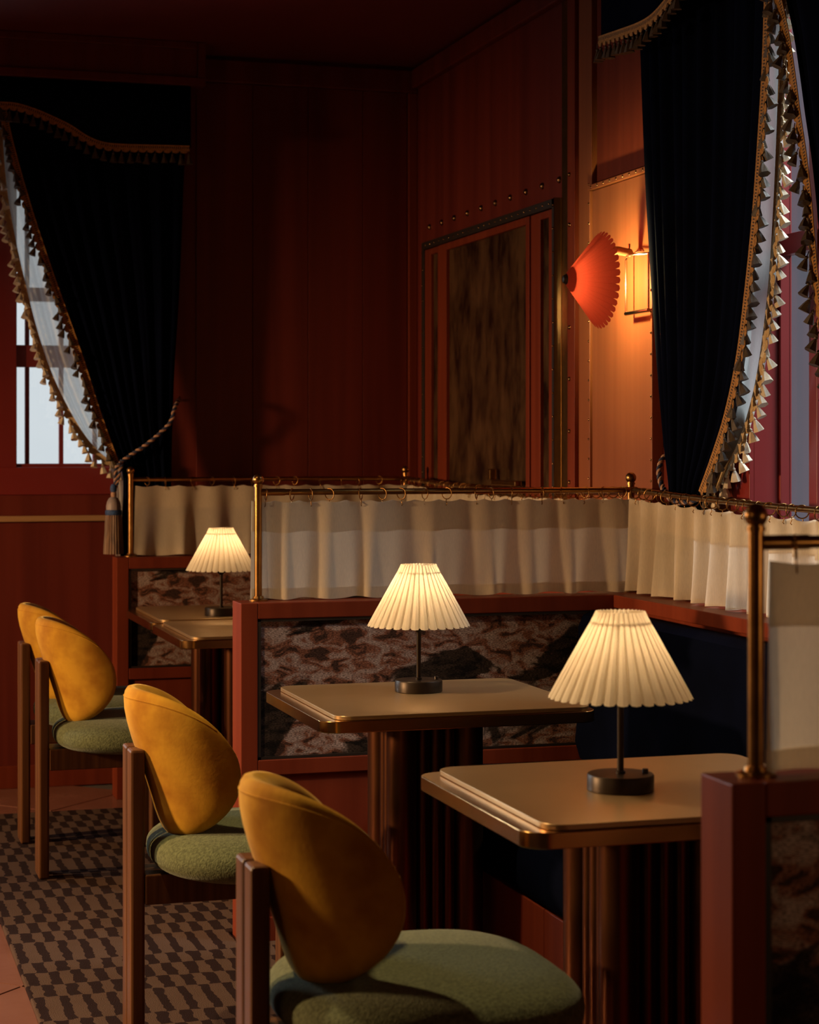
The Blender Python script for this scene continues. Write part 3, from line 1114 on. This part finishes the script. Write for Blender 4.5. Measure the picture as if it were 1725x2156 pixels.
# ------------------------------------------------------------------ table lamps
def make_lamp(label):
    t = thing('table_lamp', label, 'lamp', (0, 0, 0), 'pleated table lamps')
    build('base', MB().lathe([(0.0575, 0), (0.059, 0.001), (0.059, 0.026), (0.0575, 0.0285), (0.055, 0.029)], 48), BLACKMETAL, t, smooth=True)
    build('switch_knob', MB().lathe([(0.0055, 0), (0.0055, 0.006), (0.0045, 0.008)], 14, (0.042, -0.012, 0.029)), BLACKMETAL, t, smooth=True)
    build('stem', MB().lathe([(0.0085, 0), (0.0085, 0.004), (0.0058, 0.005), (0.0058, 0.125)], 18, (0, 0, 0.029)), BLACKMETAL, t, smooth=True)
    build('socket_cup', MB().lathe([(0.006, 0), (0.016, 0.010), (0.0215, 0.018), (0.0215, 0.030), (0.018, 0.032)], 24, (0, 0, 0.146)), BLACKMETAL, t, smooth=True)
    build('lamp_holder', MB().lathe([(0.012, 0), (0.012, 0.045), (0.009, 0.05)], 16, (0, 0, 0.178)), BRASS, t, smooth=True)
    n = 34
    rows = []
    prof = [(0.0, 0.0), (0.06, 0.0), (0.14, 0.0), (0.30, 0.0), (0.5, 0.0), (0.75, 0.0), (1.0, 0.0)]
    for s, _ in prof:
        R = 0.041 + (0.1255 - 0.041) * s
        z = 0.313 - 0.150 * s
        dep = 0.0095 * (1 - s) + 0.0080 * s
        if abs(s - 0.14) < 0.01:
            dep *= 0.8
        row = []
        for i in range(n):
            for fr_, dd in ((0.0, -0.75), (0.16, 0.05), (0.5, 0.28), (0.84, 0.05)):
                a = 2 * math.pi * (i + fr_) / n
                r = R + dd * dep
                row.append((r * math.cos(a), r * math.sin(a), z + (0.0015 if (fr_ == 0.5 and s == 0) else 0) - (dd * 0.0045 if s == 1 else 0)))
        rows.append(row)
    build('shade', MB().grid(rows, close_u=True), SHADE, t)
    m = MB().torus(0.046, 0.0016, (0, 0, 0), 36, 6)
    m.v = [(x, z, y + 0.2875) for x, y, z in m.v]
    for k in range(3):
        a = 2.1 * k
        m.tube([(0.010 * math.cos(a), 0.010 * math.sin(a), 0.226), (0.046 * math.cos(a), 0.046 * math.sin(a), 0.2875)], 0.0013, 6)
    build('shade_carrier', m, BLACKMETAL, t, smooth=True)
    return t


lamp = make_lamp('nearest and largest cream pleated table lamp, on the front table')
lamp.location = (1.349, 3.171, 0.7497)
LAMPS = [(lamp, 0.58)]
for (x, y), lb, pw in (((1.418, 4.601), 'brightest cream pleated lamp, on the table before the middle divider', 0.95),
                       ((1.383, 6.835), 'farthest pleated lamp, partly hidden by the middle brass post', 0.95)):
    c = copy_tree(lamp)
    c.location = (x, y, 0.7497)
    c['label'] = lb
    LAMPS.append((c, pw))
LAMPS[2][0].location.y = 6.90
for o, pw in LAMPS:
    p = o.location
    light('table_lamp_bulb', 'POINT', (p.x, p.y, p.z + 0.245), pw, (1.0, 0.66, 0.34), 0.014)


# ------------------------------------------------------------------ chairs
def make_chair(label):
    t = thing('dining_chair', label, 'chair', (0, 0, 0), 'ochre velvet chairs along the tables')
    for s in (-1, 1):
        y0, y1 = (0.0045, 0.060) if s > 0 else (-0.060, -0.0045)
        build('rear_leg', MB().box(0, 0.032, y0, y1, 0, 0.676), DARKWOOD, t, bevel=0.006)
        build('front_leg', MB().box(0.385, 0.417, s * 0.185 - 0.027, s * 0.185 + 0.027, 0, 0.405), DARKWOOD, t, bevel=0.006)
    build('seat_beam', MB().box(0.0325, 0.385, -0.062, 0.062, 0.336, 0.402), DARKWOOD, t, bevel=0.003)
    build('cross_rail', MB().box(0.3855, 0.416, -0.157, 0.157, 0.345, 0.402), DARKWOOD, t, bevel=0.003)
    # seat cushion: thick rounded pad
    rows = []
    NU, NV = 56, 22
    for j in range(NV + 1):
        ph = -math.pi / 2 + math.pi * j / NV
        cz = math.copysign(abs(math.sin(ph)) ** 0.75, math.sin(ph))
        cr = abs(math.cos(ph)) ** 0.45 if 0 < j < NV else 0.002
        row = []
        for i in range(NU):
            a = 2 * math.pi * i / NU
            ca, sa = math.cos(a), math.sin(a)
            ex = 0.66 if ca > 0 else 0.80
            xx = math.copysign(abs(ca) ** ex, ca) * 0.245
            yy = math.copysign(abs(sa) ** ex, sa) * (0.268 + 0.010 * ca)
            dome = 0.010 * (1 - cr * cr) if ph > 0 else 0
            row.append((0.296 + xx * cr, yy * cr, 0.442 + 0.050 * cz + dome))
        rows.append(row)
    build('seat_cushion', MB().grid(rows, close_u=True), MOSS, t, smooth=True, sharp=0)
    # wrap-around backrest
    NPH, NS = 64, 30
    RO, fm, HT = 0.2812, 1.2104, 0.0461

    def back_point(q, a):
        f = q * fm
        aq = abs(q)
        hh = 0.1728 * max(0.02, (1 - aq ** 2.61) ** 0.465)
        ht = HT * max(0.05, (1 - aq ** 5) ** 0.5) * (1 - 0.25 * aq)
        ca, sa = math.cos(a), math.sin(a)
        rr = math.copysign(abs(ca) ** 0.74, ca) * ht
        zz = math.copysign(abs(sa) ** 0.80, sa) * hh
        rad = RO - HT * (1 - 0.25 * aq) + rr
        dip = 0.014 * (1 - rr / ht) * max(0.0, sa) ** 2
        z = 0.6473 + zz + 0.0221 * q * q
        s_ = max(0.0, min(1.0, (0.682 + 0.145 - z) / 0.29))
        s_ = s_ * s_ * (3 - 2 * s_)
        xx = 0.2601 - rad * math.cos(f) + 0.0444 * s_ + 0.1286 * (0.8 - z)
        return (xx, rad * math.sin(f) * 0.689, z - dip)

    rows = []
    for k in range(NPH + 1):
        q = math.sin((-1 + 2 * k / NPH) * math.pi / 2)
        q = max(-0.9997, min(0.9997, q))
        rows.append([back_point(q, 2 * math.pi * i / NS) for i in range(NS)])
    m = MB().grid(rows, close_u=True)
    m.f.append(tuple(range(NS)))
    m.f.append(tuple(reversed(range(NPH * NS, (NPH + 1) * NS))))
    m.m += [0, 0]
    bk = build('backrest', m, OCHRE, t, smooth=True, sharp=0)
    # piping seam along the top outer edge
    pts = [back_point(-0.93 + 1.86 * k / 40, math.radians(52)) for k in range(41)]
    build('seam', MB().tube(pts, 0.0014, 6), OCHRE, bk, smooth=True)
    return t


ch = make_chair('nearest ochre velvet chair, in the foreground at the front table')
ch.location = (0.650, 3.065, 0.0142)
for y, lb in ((4.305, 'second ochre velvet chair from the camera, at the middle table'),
              (6.160, 'third ochre velvet chair, overlapping the farthest chair'),
              (6.725, 'farthest ochre velvet chair, half hidden behind the third')):
    c = copy_tree(ch)
    c.location = (0.650, y, 0.0142)
    c['label'] = lb


# ------------------------------------------------------------------ drapery
def lerp_curve(pts, z):
    """pts: (coordinate, z) list, z descending"""
    if z >= pts[0][1]:
        return pts[0][0]
    for (c0, z0), (c1, z1) in zip(pts, pts[1:]):
        if z0 >= z >= z1:
            t = (z0 - z) / max(1e-6, z0 - z1)
            return c0 + (c1 - c0) * t
    return pts[-1][0]


def smooth_pts(pts, n=6):
    """Catmull-Rom through the points"""
    P = [Vector((*p, 0)) for p in pts]
    P = [P[0] * 2 - P[1]] + P + [P[-1] * 2 - P[-2]]
    o = []
    for k in range(1, len(P) - 2):
        for i in range(n):
            t = i / n
            p = 0.5 * ((2 * P[k]) + (P[k + 1] - P[k - 1]) * t + (2 * P[k - 1] - 5 * P[k] + 4 * P[k + 1] - P[k + 2]) * t * t
                       + (3 * P[k] - P[k - 1] - 3 * P[k + 1] + P[k + 2]) * t ** 3)
            o.append((p.x, p.y))
    o.append(pts[-1])
    return o


def place(axis, depth, c, z):
    """axis 'Y': plane facing the room across y; axis 'X': plane of the right wall"""
    return (c, depth, z) if axis == 'Y' else (depth, c, z)


def drape_panel(root, name, axis, depth, edge_a, edge_b, z_top, z_bot, m, folds, amp, nv=70, seed=0, thick=0.0):
    rnd = random.Random(seed)
    ph, ph2 = rnd.uniform(0, 6), rnd.uniform(0, 6)
    nu = folds * 12
    A, B = smooth_pts(edge_a), smooth_pts(edge_b)
    rows = []
    for j in range(nv + 1):
        z = z_top + (z_bot - z_top) * j / nv
        a, b = lerp_curve(A, z), lerp_curve(B, z)
        row = []
        for i in range(nu + 1):
            u = i / nu
            w = math.sin(2 * math.pi * folds * (u + 0.05 * math.sin(5 * u + ph)) + ph2)
            w = w + 0.35 * math.sin(2 * math.pi * folds * 1.7 * u + ph + 0.8 * z)
            e = min(1, 14 * u, 14 * (1 - u))
            row.append(place(axis, depth - amp * w * e, a + (b - a) * u, z))
        rows.append(row)
    o = build(name, MB().grid(rows), m, root, smooth=True, sharp=0)
    if thick:
        s = o.modifiers.new('thickness', 'SOLIDIFY')
        s.thickness = thick
    return o


def tassel_mesh(m, name, length=0.050, r=0.0142):
    t = MB()
    n = 12
    pr = [(0.0013, 0.0), (0.0013, -0.012), (0.0040, -0.0145), (0.0048, -0.0175), (0.0035, -0.0205), (0.0048, -0.0225),
          (r * 0.62, -0.034), (r * 0.92, -length + 0.003), (r, -length), (r * 0.5, -length + 0.001)]
    t.lathe(list(reversed(pr)), n, wob=lambda i, j: (0.0011 if i % 2 else -0.0006) if j < 4 else 0)
    return mesh(name, t, m, False)


TASSEL_ME = tassel_mesh(TASSEL, 'tassel')
CREAM_ME = tassel_mesh(CREAMTASSEL, 'tassel')


def fringe(root, axis, depth, pts, sgn, bm, dm, tm, width=0.030, spacing=0.033, lobes=0.013, tilt=0.0, seed=0, lift=0.006):
    """braid along a curve (coordinate, z); sgn: side on which scallops and tassels hang (+1 left of travel)"""
    rnd = random.Random(seed)
    P = smooth_pts(pts, 10)
    # resample at equal steps
    L = [0.0]
    for p, q in zip(P, P[1:]):
        L.append(L[-1] + math.hypot(q[0] - p[0], q[1] - p[1]))
    tot = L[-1]

    def at(s):
        s = max(0, min(tot - 1e-6, s))
        for k in range(len(L) - 1):
            if L[k] <= s <= L[k + 1]:
                t = (s - L[k]) / max(1e-9, L[k + 1] - L[k])
                x = P[k][0] + (P[k + 1][0] - P[k][0]) * t
                z = P[k][1] + (P[k + 1][1] - P[k][1]) * t
                dx, dz = P[k + 1][0] - P[k][0], P[k + 1][1] - P[k][1]
                h = math.hypot(dx, dz)
                return x, z, -dz / h * sgn, dx / h * sgn
        return P[-1][0], P[-1][1], 0, -1

    m = MB()
    step = 0.0042
    n = int(tot / step)
    cols = [0.0, 0.22, 0.62, 1.0]
    base = len(m.v)
    for k in range(n + 1):
        x, z, nx_, nz_ = at(k * step)
        for ci, c in enumerate(cols):
            dd = depth - lift - (0.0022 if ci in (0, 3) else 0.0010)
            m.v.append(place(axis, dd, x + nx_ * width * c, z + nz_ * width * c))
    for k in range(n):
        for c in range(3):
            a = base + k * 4 + c
            m.f.append((a, a + 1, a + 5, a + 4))
            m.m.append(1 if (c == 1 and k % 2 == 0) else 0)
    nt = int(tot / spacing)
    for k in range(nt):
        s = (k + 0.5) * spacing
        x, z, nx_, nz_ = at(s)
        tx, tz = -nz_ * sgn, nx_ * sgn
        c0x, c0z = x + nx_ * width, z + nz_ * width
        o = len(m.v)
        m.v.append(place(axis, depth - lift - 0.003, c0x, c0z))
        for i in range(9):
            a = math.pi * i / 8
            q = spacing * 0.46
            m.v.append(place(axis, depth - lift - 0.001, c0x + tx * q * math.cos(a) + nx_ * lobes * math.sin(a),
                             c0z + tz * q * math.cos(a) + nz_ * lobes * math.sin(a)))
        for i in range(8):
            m.f.append((o, o + 1 + i, o + 2 + i))
            m.m.append(0)
    bo = build('fringe_braid', m, [bm, dm], root)
    sd = bo.modifiers.new('thickness', 'SOLIDIFY')
    sd.thickness = 0.002
    for k in range(nt + 1):
        s = k * spacing + 0.002
        x, z, nx_, nz_ = at(s)
        px, pz = x + nx_ * (width + 0.001), z + nz_ * (width + 0.001)
        th = tilt * nx_ + rnd.uniform(-0.10, 0.10)
        rot = (rnd.uniform(-0.08, 0.08), -th, rnd.uniform(0, 3)) if axis == 'Y' else (th, rnd.uniform(-0.08, 0.08), rnd.uniform(0, 3))
        sc = rnd.uniform(0.9, 1.08)
        put('tassel', tm, root, place(axis, depth - lift - 0.005, px, pz), rot, sc)


# --- far window
FAR_L = [(0.682, 2.74), (0.707, 2.589), (0.749, 2.425), (0.803, 2.243), (0.864, 2.06), (0.922, 1.895), (0.987, 1.71),
         (1.052, 1.506), (1.098, 1.376), (1.130, 1.292)]
FAR_L2 = FAR_L + [(1.148, 1.22), (1.140, 1.0), (1.120, 0.5), (1.115, 0.03)]
FAR_R = [(1.402, 2.74), (1.386, 2.376), (1.371, 1.998), (1.348, 1.621), (1.337, 1.239), (1.335, 0.6), (1.335, 0.03)]
d = thing('velvet_drape', 'navy velvet drape tied back at the far left window', 'curtain', (1.2, 7.69, 0.02))
drape_panel(d, 'drape_cloth', 'Y', 7.69, FAR_L2, FAR_R, 2.74, 0.02, NAVY, 9, 0.014, nv=90, seed=2, thick=0.004)
fringe(d, 'Y', 7.672, FAR_L, -1, GOLD, DARKBRAID, TASSEL_ME, width=0.024, spacing=0.0335, lobes=0.011, tilt=0.35, seed=4)

SH_L = [(0.668, 2.74), (0.675, 2.546), (0.690, 2.361), (0.721, 2.176), (0.758, 2.009), (0.804, 1.824), (0.859, 1.657), (0.924, 1.517),
        (0.998, 1.395), (1.073, 1.316), (1.139, 1.286)]
SH_R = [(1.05, 2.74), (1.06, 2.2), (1.12, 1.8), (1.16, 1.5), (1.175, 1.36), (1.165, 1.286)]
d = thing('sheer_curtain', 'white sheer with cream tassels over the bright far window', 'curtain', (0.95, 7.76, 1.286))
drape_panel(d, 'sheer_cloth', 'Y', 7.765, SH_L, SH_R, 2.74, 1.288, SHEER, 5, 0.014, nv=70, seed=6)
drape_panel(d, 'sheer_tail', 'Y', 7.745, [(1.10, 1.288), (1.125, 1.1), (1.125, 0.03)], [(1.165, 1.288), (1.19, 1.1), (1.20, 0.03)],
            1.288, 0.03, SHEER, 3, 0.010, nv=24, seed=7)
fringe(d, 'Y', 7.752, [(c + 0.012, z) for c, z in SH_L], -1, CREAMBRAID, CREAMBRAID, CREAM_ME, width=0.020, spacing=0.0335, lobes=0.010, tilt=0.4, seed=8)

# pelmet box and valance of the far window
bx = thing('pelmet_box', 'dark red pelmet box under the ceiling above the far drape', 'pelmet', (0.66, 7.73, 2.78))
build('box', MB().box(-0.14, 1.462, 7.612, YF - 0.001, 2.782, ZC - 0.001), RED_WALL, bx, bevel=0.003)
fr = MB()
fr.box(-0.14, 1.462, 7.598, 7.612, 2.782, 2.815)
fr.box(1.43, 1.462, 7.598, 7.612, 2.8155, ZC - 0.001)
fr.box(-0.14, 1.4295, 7.598, 7.612, 2.925, ZC - 0.001)
build('face_frame', fr, RED_WALL, bx, bevel=0.003)

VAL_F = [(0.60, 2.684), (0.662, 2.681), (0.725, 2.679), (0.797, 2.661), (0.870, 2.633), (0.933, 2.605), (0.997, 2.566), (1.053, 2.546), (1.117, 2.540),
         (1.248, 2.542), (1.402, 2.545)]


def valance(root, axis, depth, edge, z_top, m, back, end):
    P = smooth_pts(edge, 6)
    rows = [[], [], []]
    for k, (c, z) in enumerate(P):
        wv = 0.006 * math.sin(k * 0.5)
        for r, t in enumerate((0, 0.5, 1)):
            rows[r].append(place(axis, depth - wv * t, c, z_top + (z - 0.004 - z_top) * t))
    mb = MB().grid(rows)
    # return to the wall at the low end
    c, z = P[end]
    o = len(mb.v)
    mb.v += [place(axis, depth, c, z_top), place(axis, back, c, z_top), place(axis, back, c, z - 0.004), place(axis, depth, c, z - 0.004)]
    mb.f.append((o, o + 1, o + 2, o + 3))
    mb.m.append(0)
    ob = build('valance_cloth', mb, m, root, smooth=True, sharp=35)
    s = ob.modifiers.new('thickness', 'SOLIDIFY')
    s.thickness = 0.004


v = thing('valance', 'black navy scalloped valance with gold tassel fringe, far window', 'valance', (0.66, 7.63, 2.54))
left = [(1.32 - c, z) for c, z in reversed(VAL_F[1:])]
valance(v, 'Y', 7.622, left[:-1] + VAL_F, 2.781, NAVY, YF - 0.002, -1)
fringe(v, 'Y', 7.616, VAL_F, -1, GOLD, DARKBRAID, TASSEL_ME, width=0.022, spacing=0.0328, lobes=0.010, seed=12)


# twisted tieback rope with key tassel
def rope(root, path, r=0.0048, pitch=0.030, off=0.0042):
    P = [Vector(p) for p in path]
    L = [0]
    for a, c in zip(P, P[1:]):
        L.append(L[-1] + (c - a).length)
    n = int(L[-1] / 0.0035)
    strands = [[], []]
    for k in range(n + 1):
        s = L[-1] * k / n
        j = max(i for i in range(len(L)) if L[i] <= s + 1e-9)
        j = min(j, len(P) - 2)
        t = (s - L[j]) / (L[j + 1] - L[j])
        p = P[j].lerp(P[j + 1], t)
        d_ = (P[j + 1] - P[j]).normalized()
        u = d_.cross(Vector((0, 1, 0.1))).normalized()
        w = d_.cross(u)
        for q in (0, 1):
            a = 2 * math.pi * s / pitch + math.pi * q
            strands[q].append(tuple(p + u * off * math.cos(a) + w * off * math.sin(a)))
    build('strand', MB().tube(strands[0], r, 7), ROPEBLUE, root, smooth=True)
    build('strand', MB().tube(strands[1], r, 7), ROPEPINK, root, smooth=True)


def sp3(pts, n=8):
    o = []
    P = [Vector(p) for p in pts]
    P = [P[0] * 2 - P[1]] + P + [P[-1] * 2 - P[-2]]
    for k in range(1, len(P) - 2):
        for i in range(n):
            t = i / n
            o.append(0.5 * ((2 * P[k]) + (P[k + 1] - P[k - 1]) * t + (2 * P[k - 1] - 5 * P[k] + 4 * P[k + 1] - P[k + 2]) * t * t
                            + (3 * P[k] - P[k - 1] - 3 * P[k + 1] + P[k + 2]) * t ** 3))
    o.append(P[-2])
    return o


tb_ = thing('tieback_rope', 'navy and rose twisted tieback rope with large tassel, far left drape', 'tieback', (1.13, 7.64, 0.93))
rope(tb_, sp3([(1.40, 7.83, 1.545), (1.372, 7.72, 1.540), (1.345, 7.655, 1.50), (1.330, 7.648, 1.455), (1.288, 7.648, 1.41), (1.232, 7.648, 1.363),
               (1.176, 7.648, 1.326), (1.132, 7.648, 1.296)]))
rope(tb_, sp3([(1.132, 7.642, 1.296), (1.112, 7.642, 1.268), (1.112, 7.642, 1.23), (1.106, 7.642, 1.195)], 5), r=0.004, pitch=0.026, off=0.0036)
rope(tb_, sp3([(1.138, 7.644, 1.288), (1.128, 7.640, 1.262), (1.121, 7.640, 1.228), (1.112, 7.642, 1.195)], 5), r=0.004, pitch=0.026, off=0.0036)
tc = (1.1035, 7.642, 0)
build('tassel_knot', MB().lathe([(0.008, 1.178), (0.0125, 1.182), (0.0135, 1.192), (0.011, 1.205), (0.006, 1.21)], 18, tc), BLUEBAND, tb_, smooth=True)
build('tassel_neck', MB().lathe([(0.0095, 1.158), (0.011, 1.165), (0.0105, 1.178)], 18, tc), ROPEPINK, tb_, smooth=True)
build('tassel_head', MB().lathe([(0.029, 1.108), (0.0295, 1.122), (0.026, 1.140), (0.019, 1.153), (0.011, 1.159)], 24, tc),
      mat('silver_rose_wrap', (0.42, 0.30, 0.25), 0.5, grain=((0.16, 0.16, 0.20), (120, 120, 5))), tb_, smooth=True)
build('tassel_band', MB().lathe([(0.030, 1.088), (0.033, 1.092), (0.033, 1.104), (0.030, 1.109)], 24, tc), BLUEBAND, tb_, smooth=True)
build('tassel_skirt', MB().lathe([(0.034, 0.938), (0.0385, 0.936), (0.0375, 0.97), (0.034, 1.02), (0.0325, 1.06), (0.030, 1.089)], 48, tc,
                                 wob=lambda i, j: (0.0016 if i % 2 else -0.0008)), SKIRT, tb_)
build('wall_hook', MB().tube([(1.40, 7.858, 1.545), (1.40, 7.82, 1.545), (1.395, 7.815, 1.56)], 0.005, 8), BRASS, tb_, smooth=True)

# --- right window
RD_L = [(5.345, 2.74), (5.340, 2.598), (5.330, 2.525), (5.313, 2.325), (5.288, 2.083), (5.247, 1.80), (5.203, 1.549), (5.164, 1.369), (5.121, 1.226), (5.08, 0.94)]
RD_R = [(4.500, 2.74), (4.504, 2.571), (4.504, 2.498), (4.517, 2.318), (4.541, 2.139), (4.570, 1.958), (4.610, 1.777), (4.662, 1.593), (4.732, 1.444),
        (4.813, 1.329), (4.893, 1.231)]
RD_R2 = RD_R + [(4.91, 1.10), (4.87, 0.94)]
d = thing('velvet_drape', 'tall navy velvet drape with gold tassel edge beside the wall lamp', 'curtain', (2.33, 4.95, 0.94))
drape_panel(d, 'drape_cloth', 'X', 2.335, RD_L, RD_R2, 2.74, 0.94, NAVY, 9, 0.015, nv=80, seed=22, thick=0.004)
fringe(d, 'X', 2.322, RD_R, -1, GOLD, DARKBRAID, TASSEL_ME, width=0.026, spacing=0.0335, lobes=0.012, tilt=0.40, seed=24)

RS_R = [(4.49, 2.74), (4.500, 2.574), (4.510, 2.503), (4.520, 2.322), (4.533, 2.14), (4.551, 1.958), (4.577, 1.776), (4.625, 1.592), (4.679, 1.469),
        (4.762, 1.355), (4.877, 1.27), (4.960, 1.224)]
RS_L = [(5.0, 2.74), (5.0, 2.0), (5.02, 1.6), (5.04, 1.35), (5.03, 1.224)]
d = thing('sheer_curtain', 'pale sheer with cream tassels beside the tall navy drape', 'curtain', (2.385, 4.8, 1.22))
drape_panel(d, 'sheer_cloth', 'X', 2.383, RS_L, RS_R, 2.74, 1.225, SHEER, 5, 0.010, nv=70, seed=26)
fringe(d, 'X', 2.372, RS_R, -1, CREAMBRAID, CREAMBRAID, CREAM_ME, width=0.022, spacing=0.0335, lobes=0.011, tilt=0.45, seed=28)

OD_L = [(4.47, 2.74), (4.457, 2.56), (4.419, 2.479), (4.377, 2.375), (4.347, 2.275), (4.321, 2.176), (4.289, 2.066), (4.265, 1.958), (4.247, 1.852), (4.22, 1.723),
        (4.14, 1.50), (4.00, 1.30), (3.95, 1.23)]
d = thing('velvet_drape', 'navy velvet drape with gold tassels at the upper right edge', 'curtain', (2.33, 3.9, 0.94))
drape_panel(d, 'drape_cloth', 'X', 2.335, OD_L + [(3.98, 1.0), (3.98, 0.94)], [(3.50, 2.74), (3.55, 1.6), (3.66, 1.2), (3.68, 0.94)], 2.74, 0.94, NAVY, 8, 0.014,
            nv=70, seed=32, thick=0.004)
fringe(d, 'X', 2.318, [(c - 0.014, z) for c, z in OD_L], 1, GOLD, DARKBRAID, TASSEL_ME, width=0.026, spacing=0.0335, lobes=0.012, tilt=0.40, seed=34)

VAL_R = [(5.340, 2.566), (5.184, 2.555), (5.049, 2.547), (4.96, 2.550), (4.88, 2.568), (4.79, 2.599), (4.70, 2.640), (4.60, 2.672), (4.48, 2.684)]
v = thing('valance', 'navy valance with gold tassel fringe at the top right corner', 'valance', (2.22, 4.48, 2.55))
right = [(8.96 - c, z) for c, z in reversed(VAL_R[:-1])]
valance(v, 'X', 2.214, VAL_R + right, 2.781, NAVY, XR - 0.004, 0)
fringe(v, 'X', 2.208, VAL_R, 1, GOLD, DARKBRAID, TASSEL_ME, width=0.022, spacing=0.0328, lobes=0.010, seed=36)
bx = thing('pelmet_box', 'dark red pelmet box above the right window', 'pelmet', (2.3, 4.48, 2.78))
build('box', MB().box(2.19, XR - 0.046, 3.58, 5.38, 2.782, ZC - 0.001), RED_WOOD, bx, bevel=0.003)

tr_ = thing('tieback_rope', 'short twisted tieback rope at the foot of the tall navy drape', 'tieback', (2.33, 5.15, 1.2))
rope(tr_, sp3([(2.40, 5.205, 1.34), (2.345, 5.19, 1.325), (2.318, 5.165, 1.285), (2.312, 5.13, 1.24), (2.305, 5.05, 1.205), (2.303, 4.95, 1.20), (2.32, 4.885, 1.215)]))
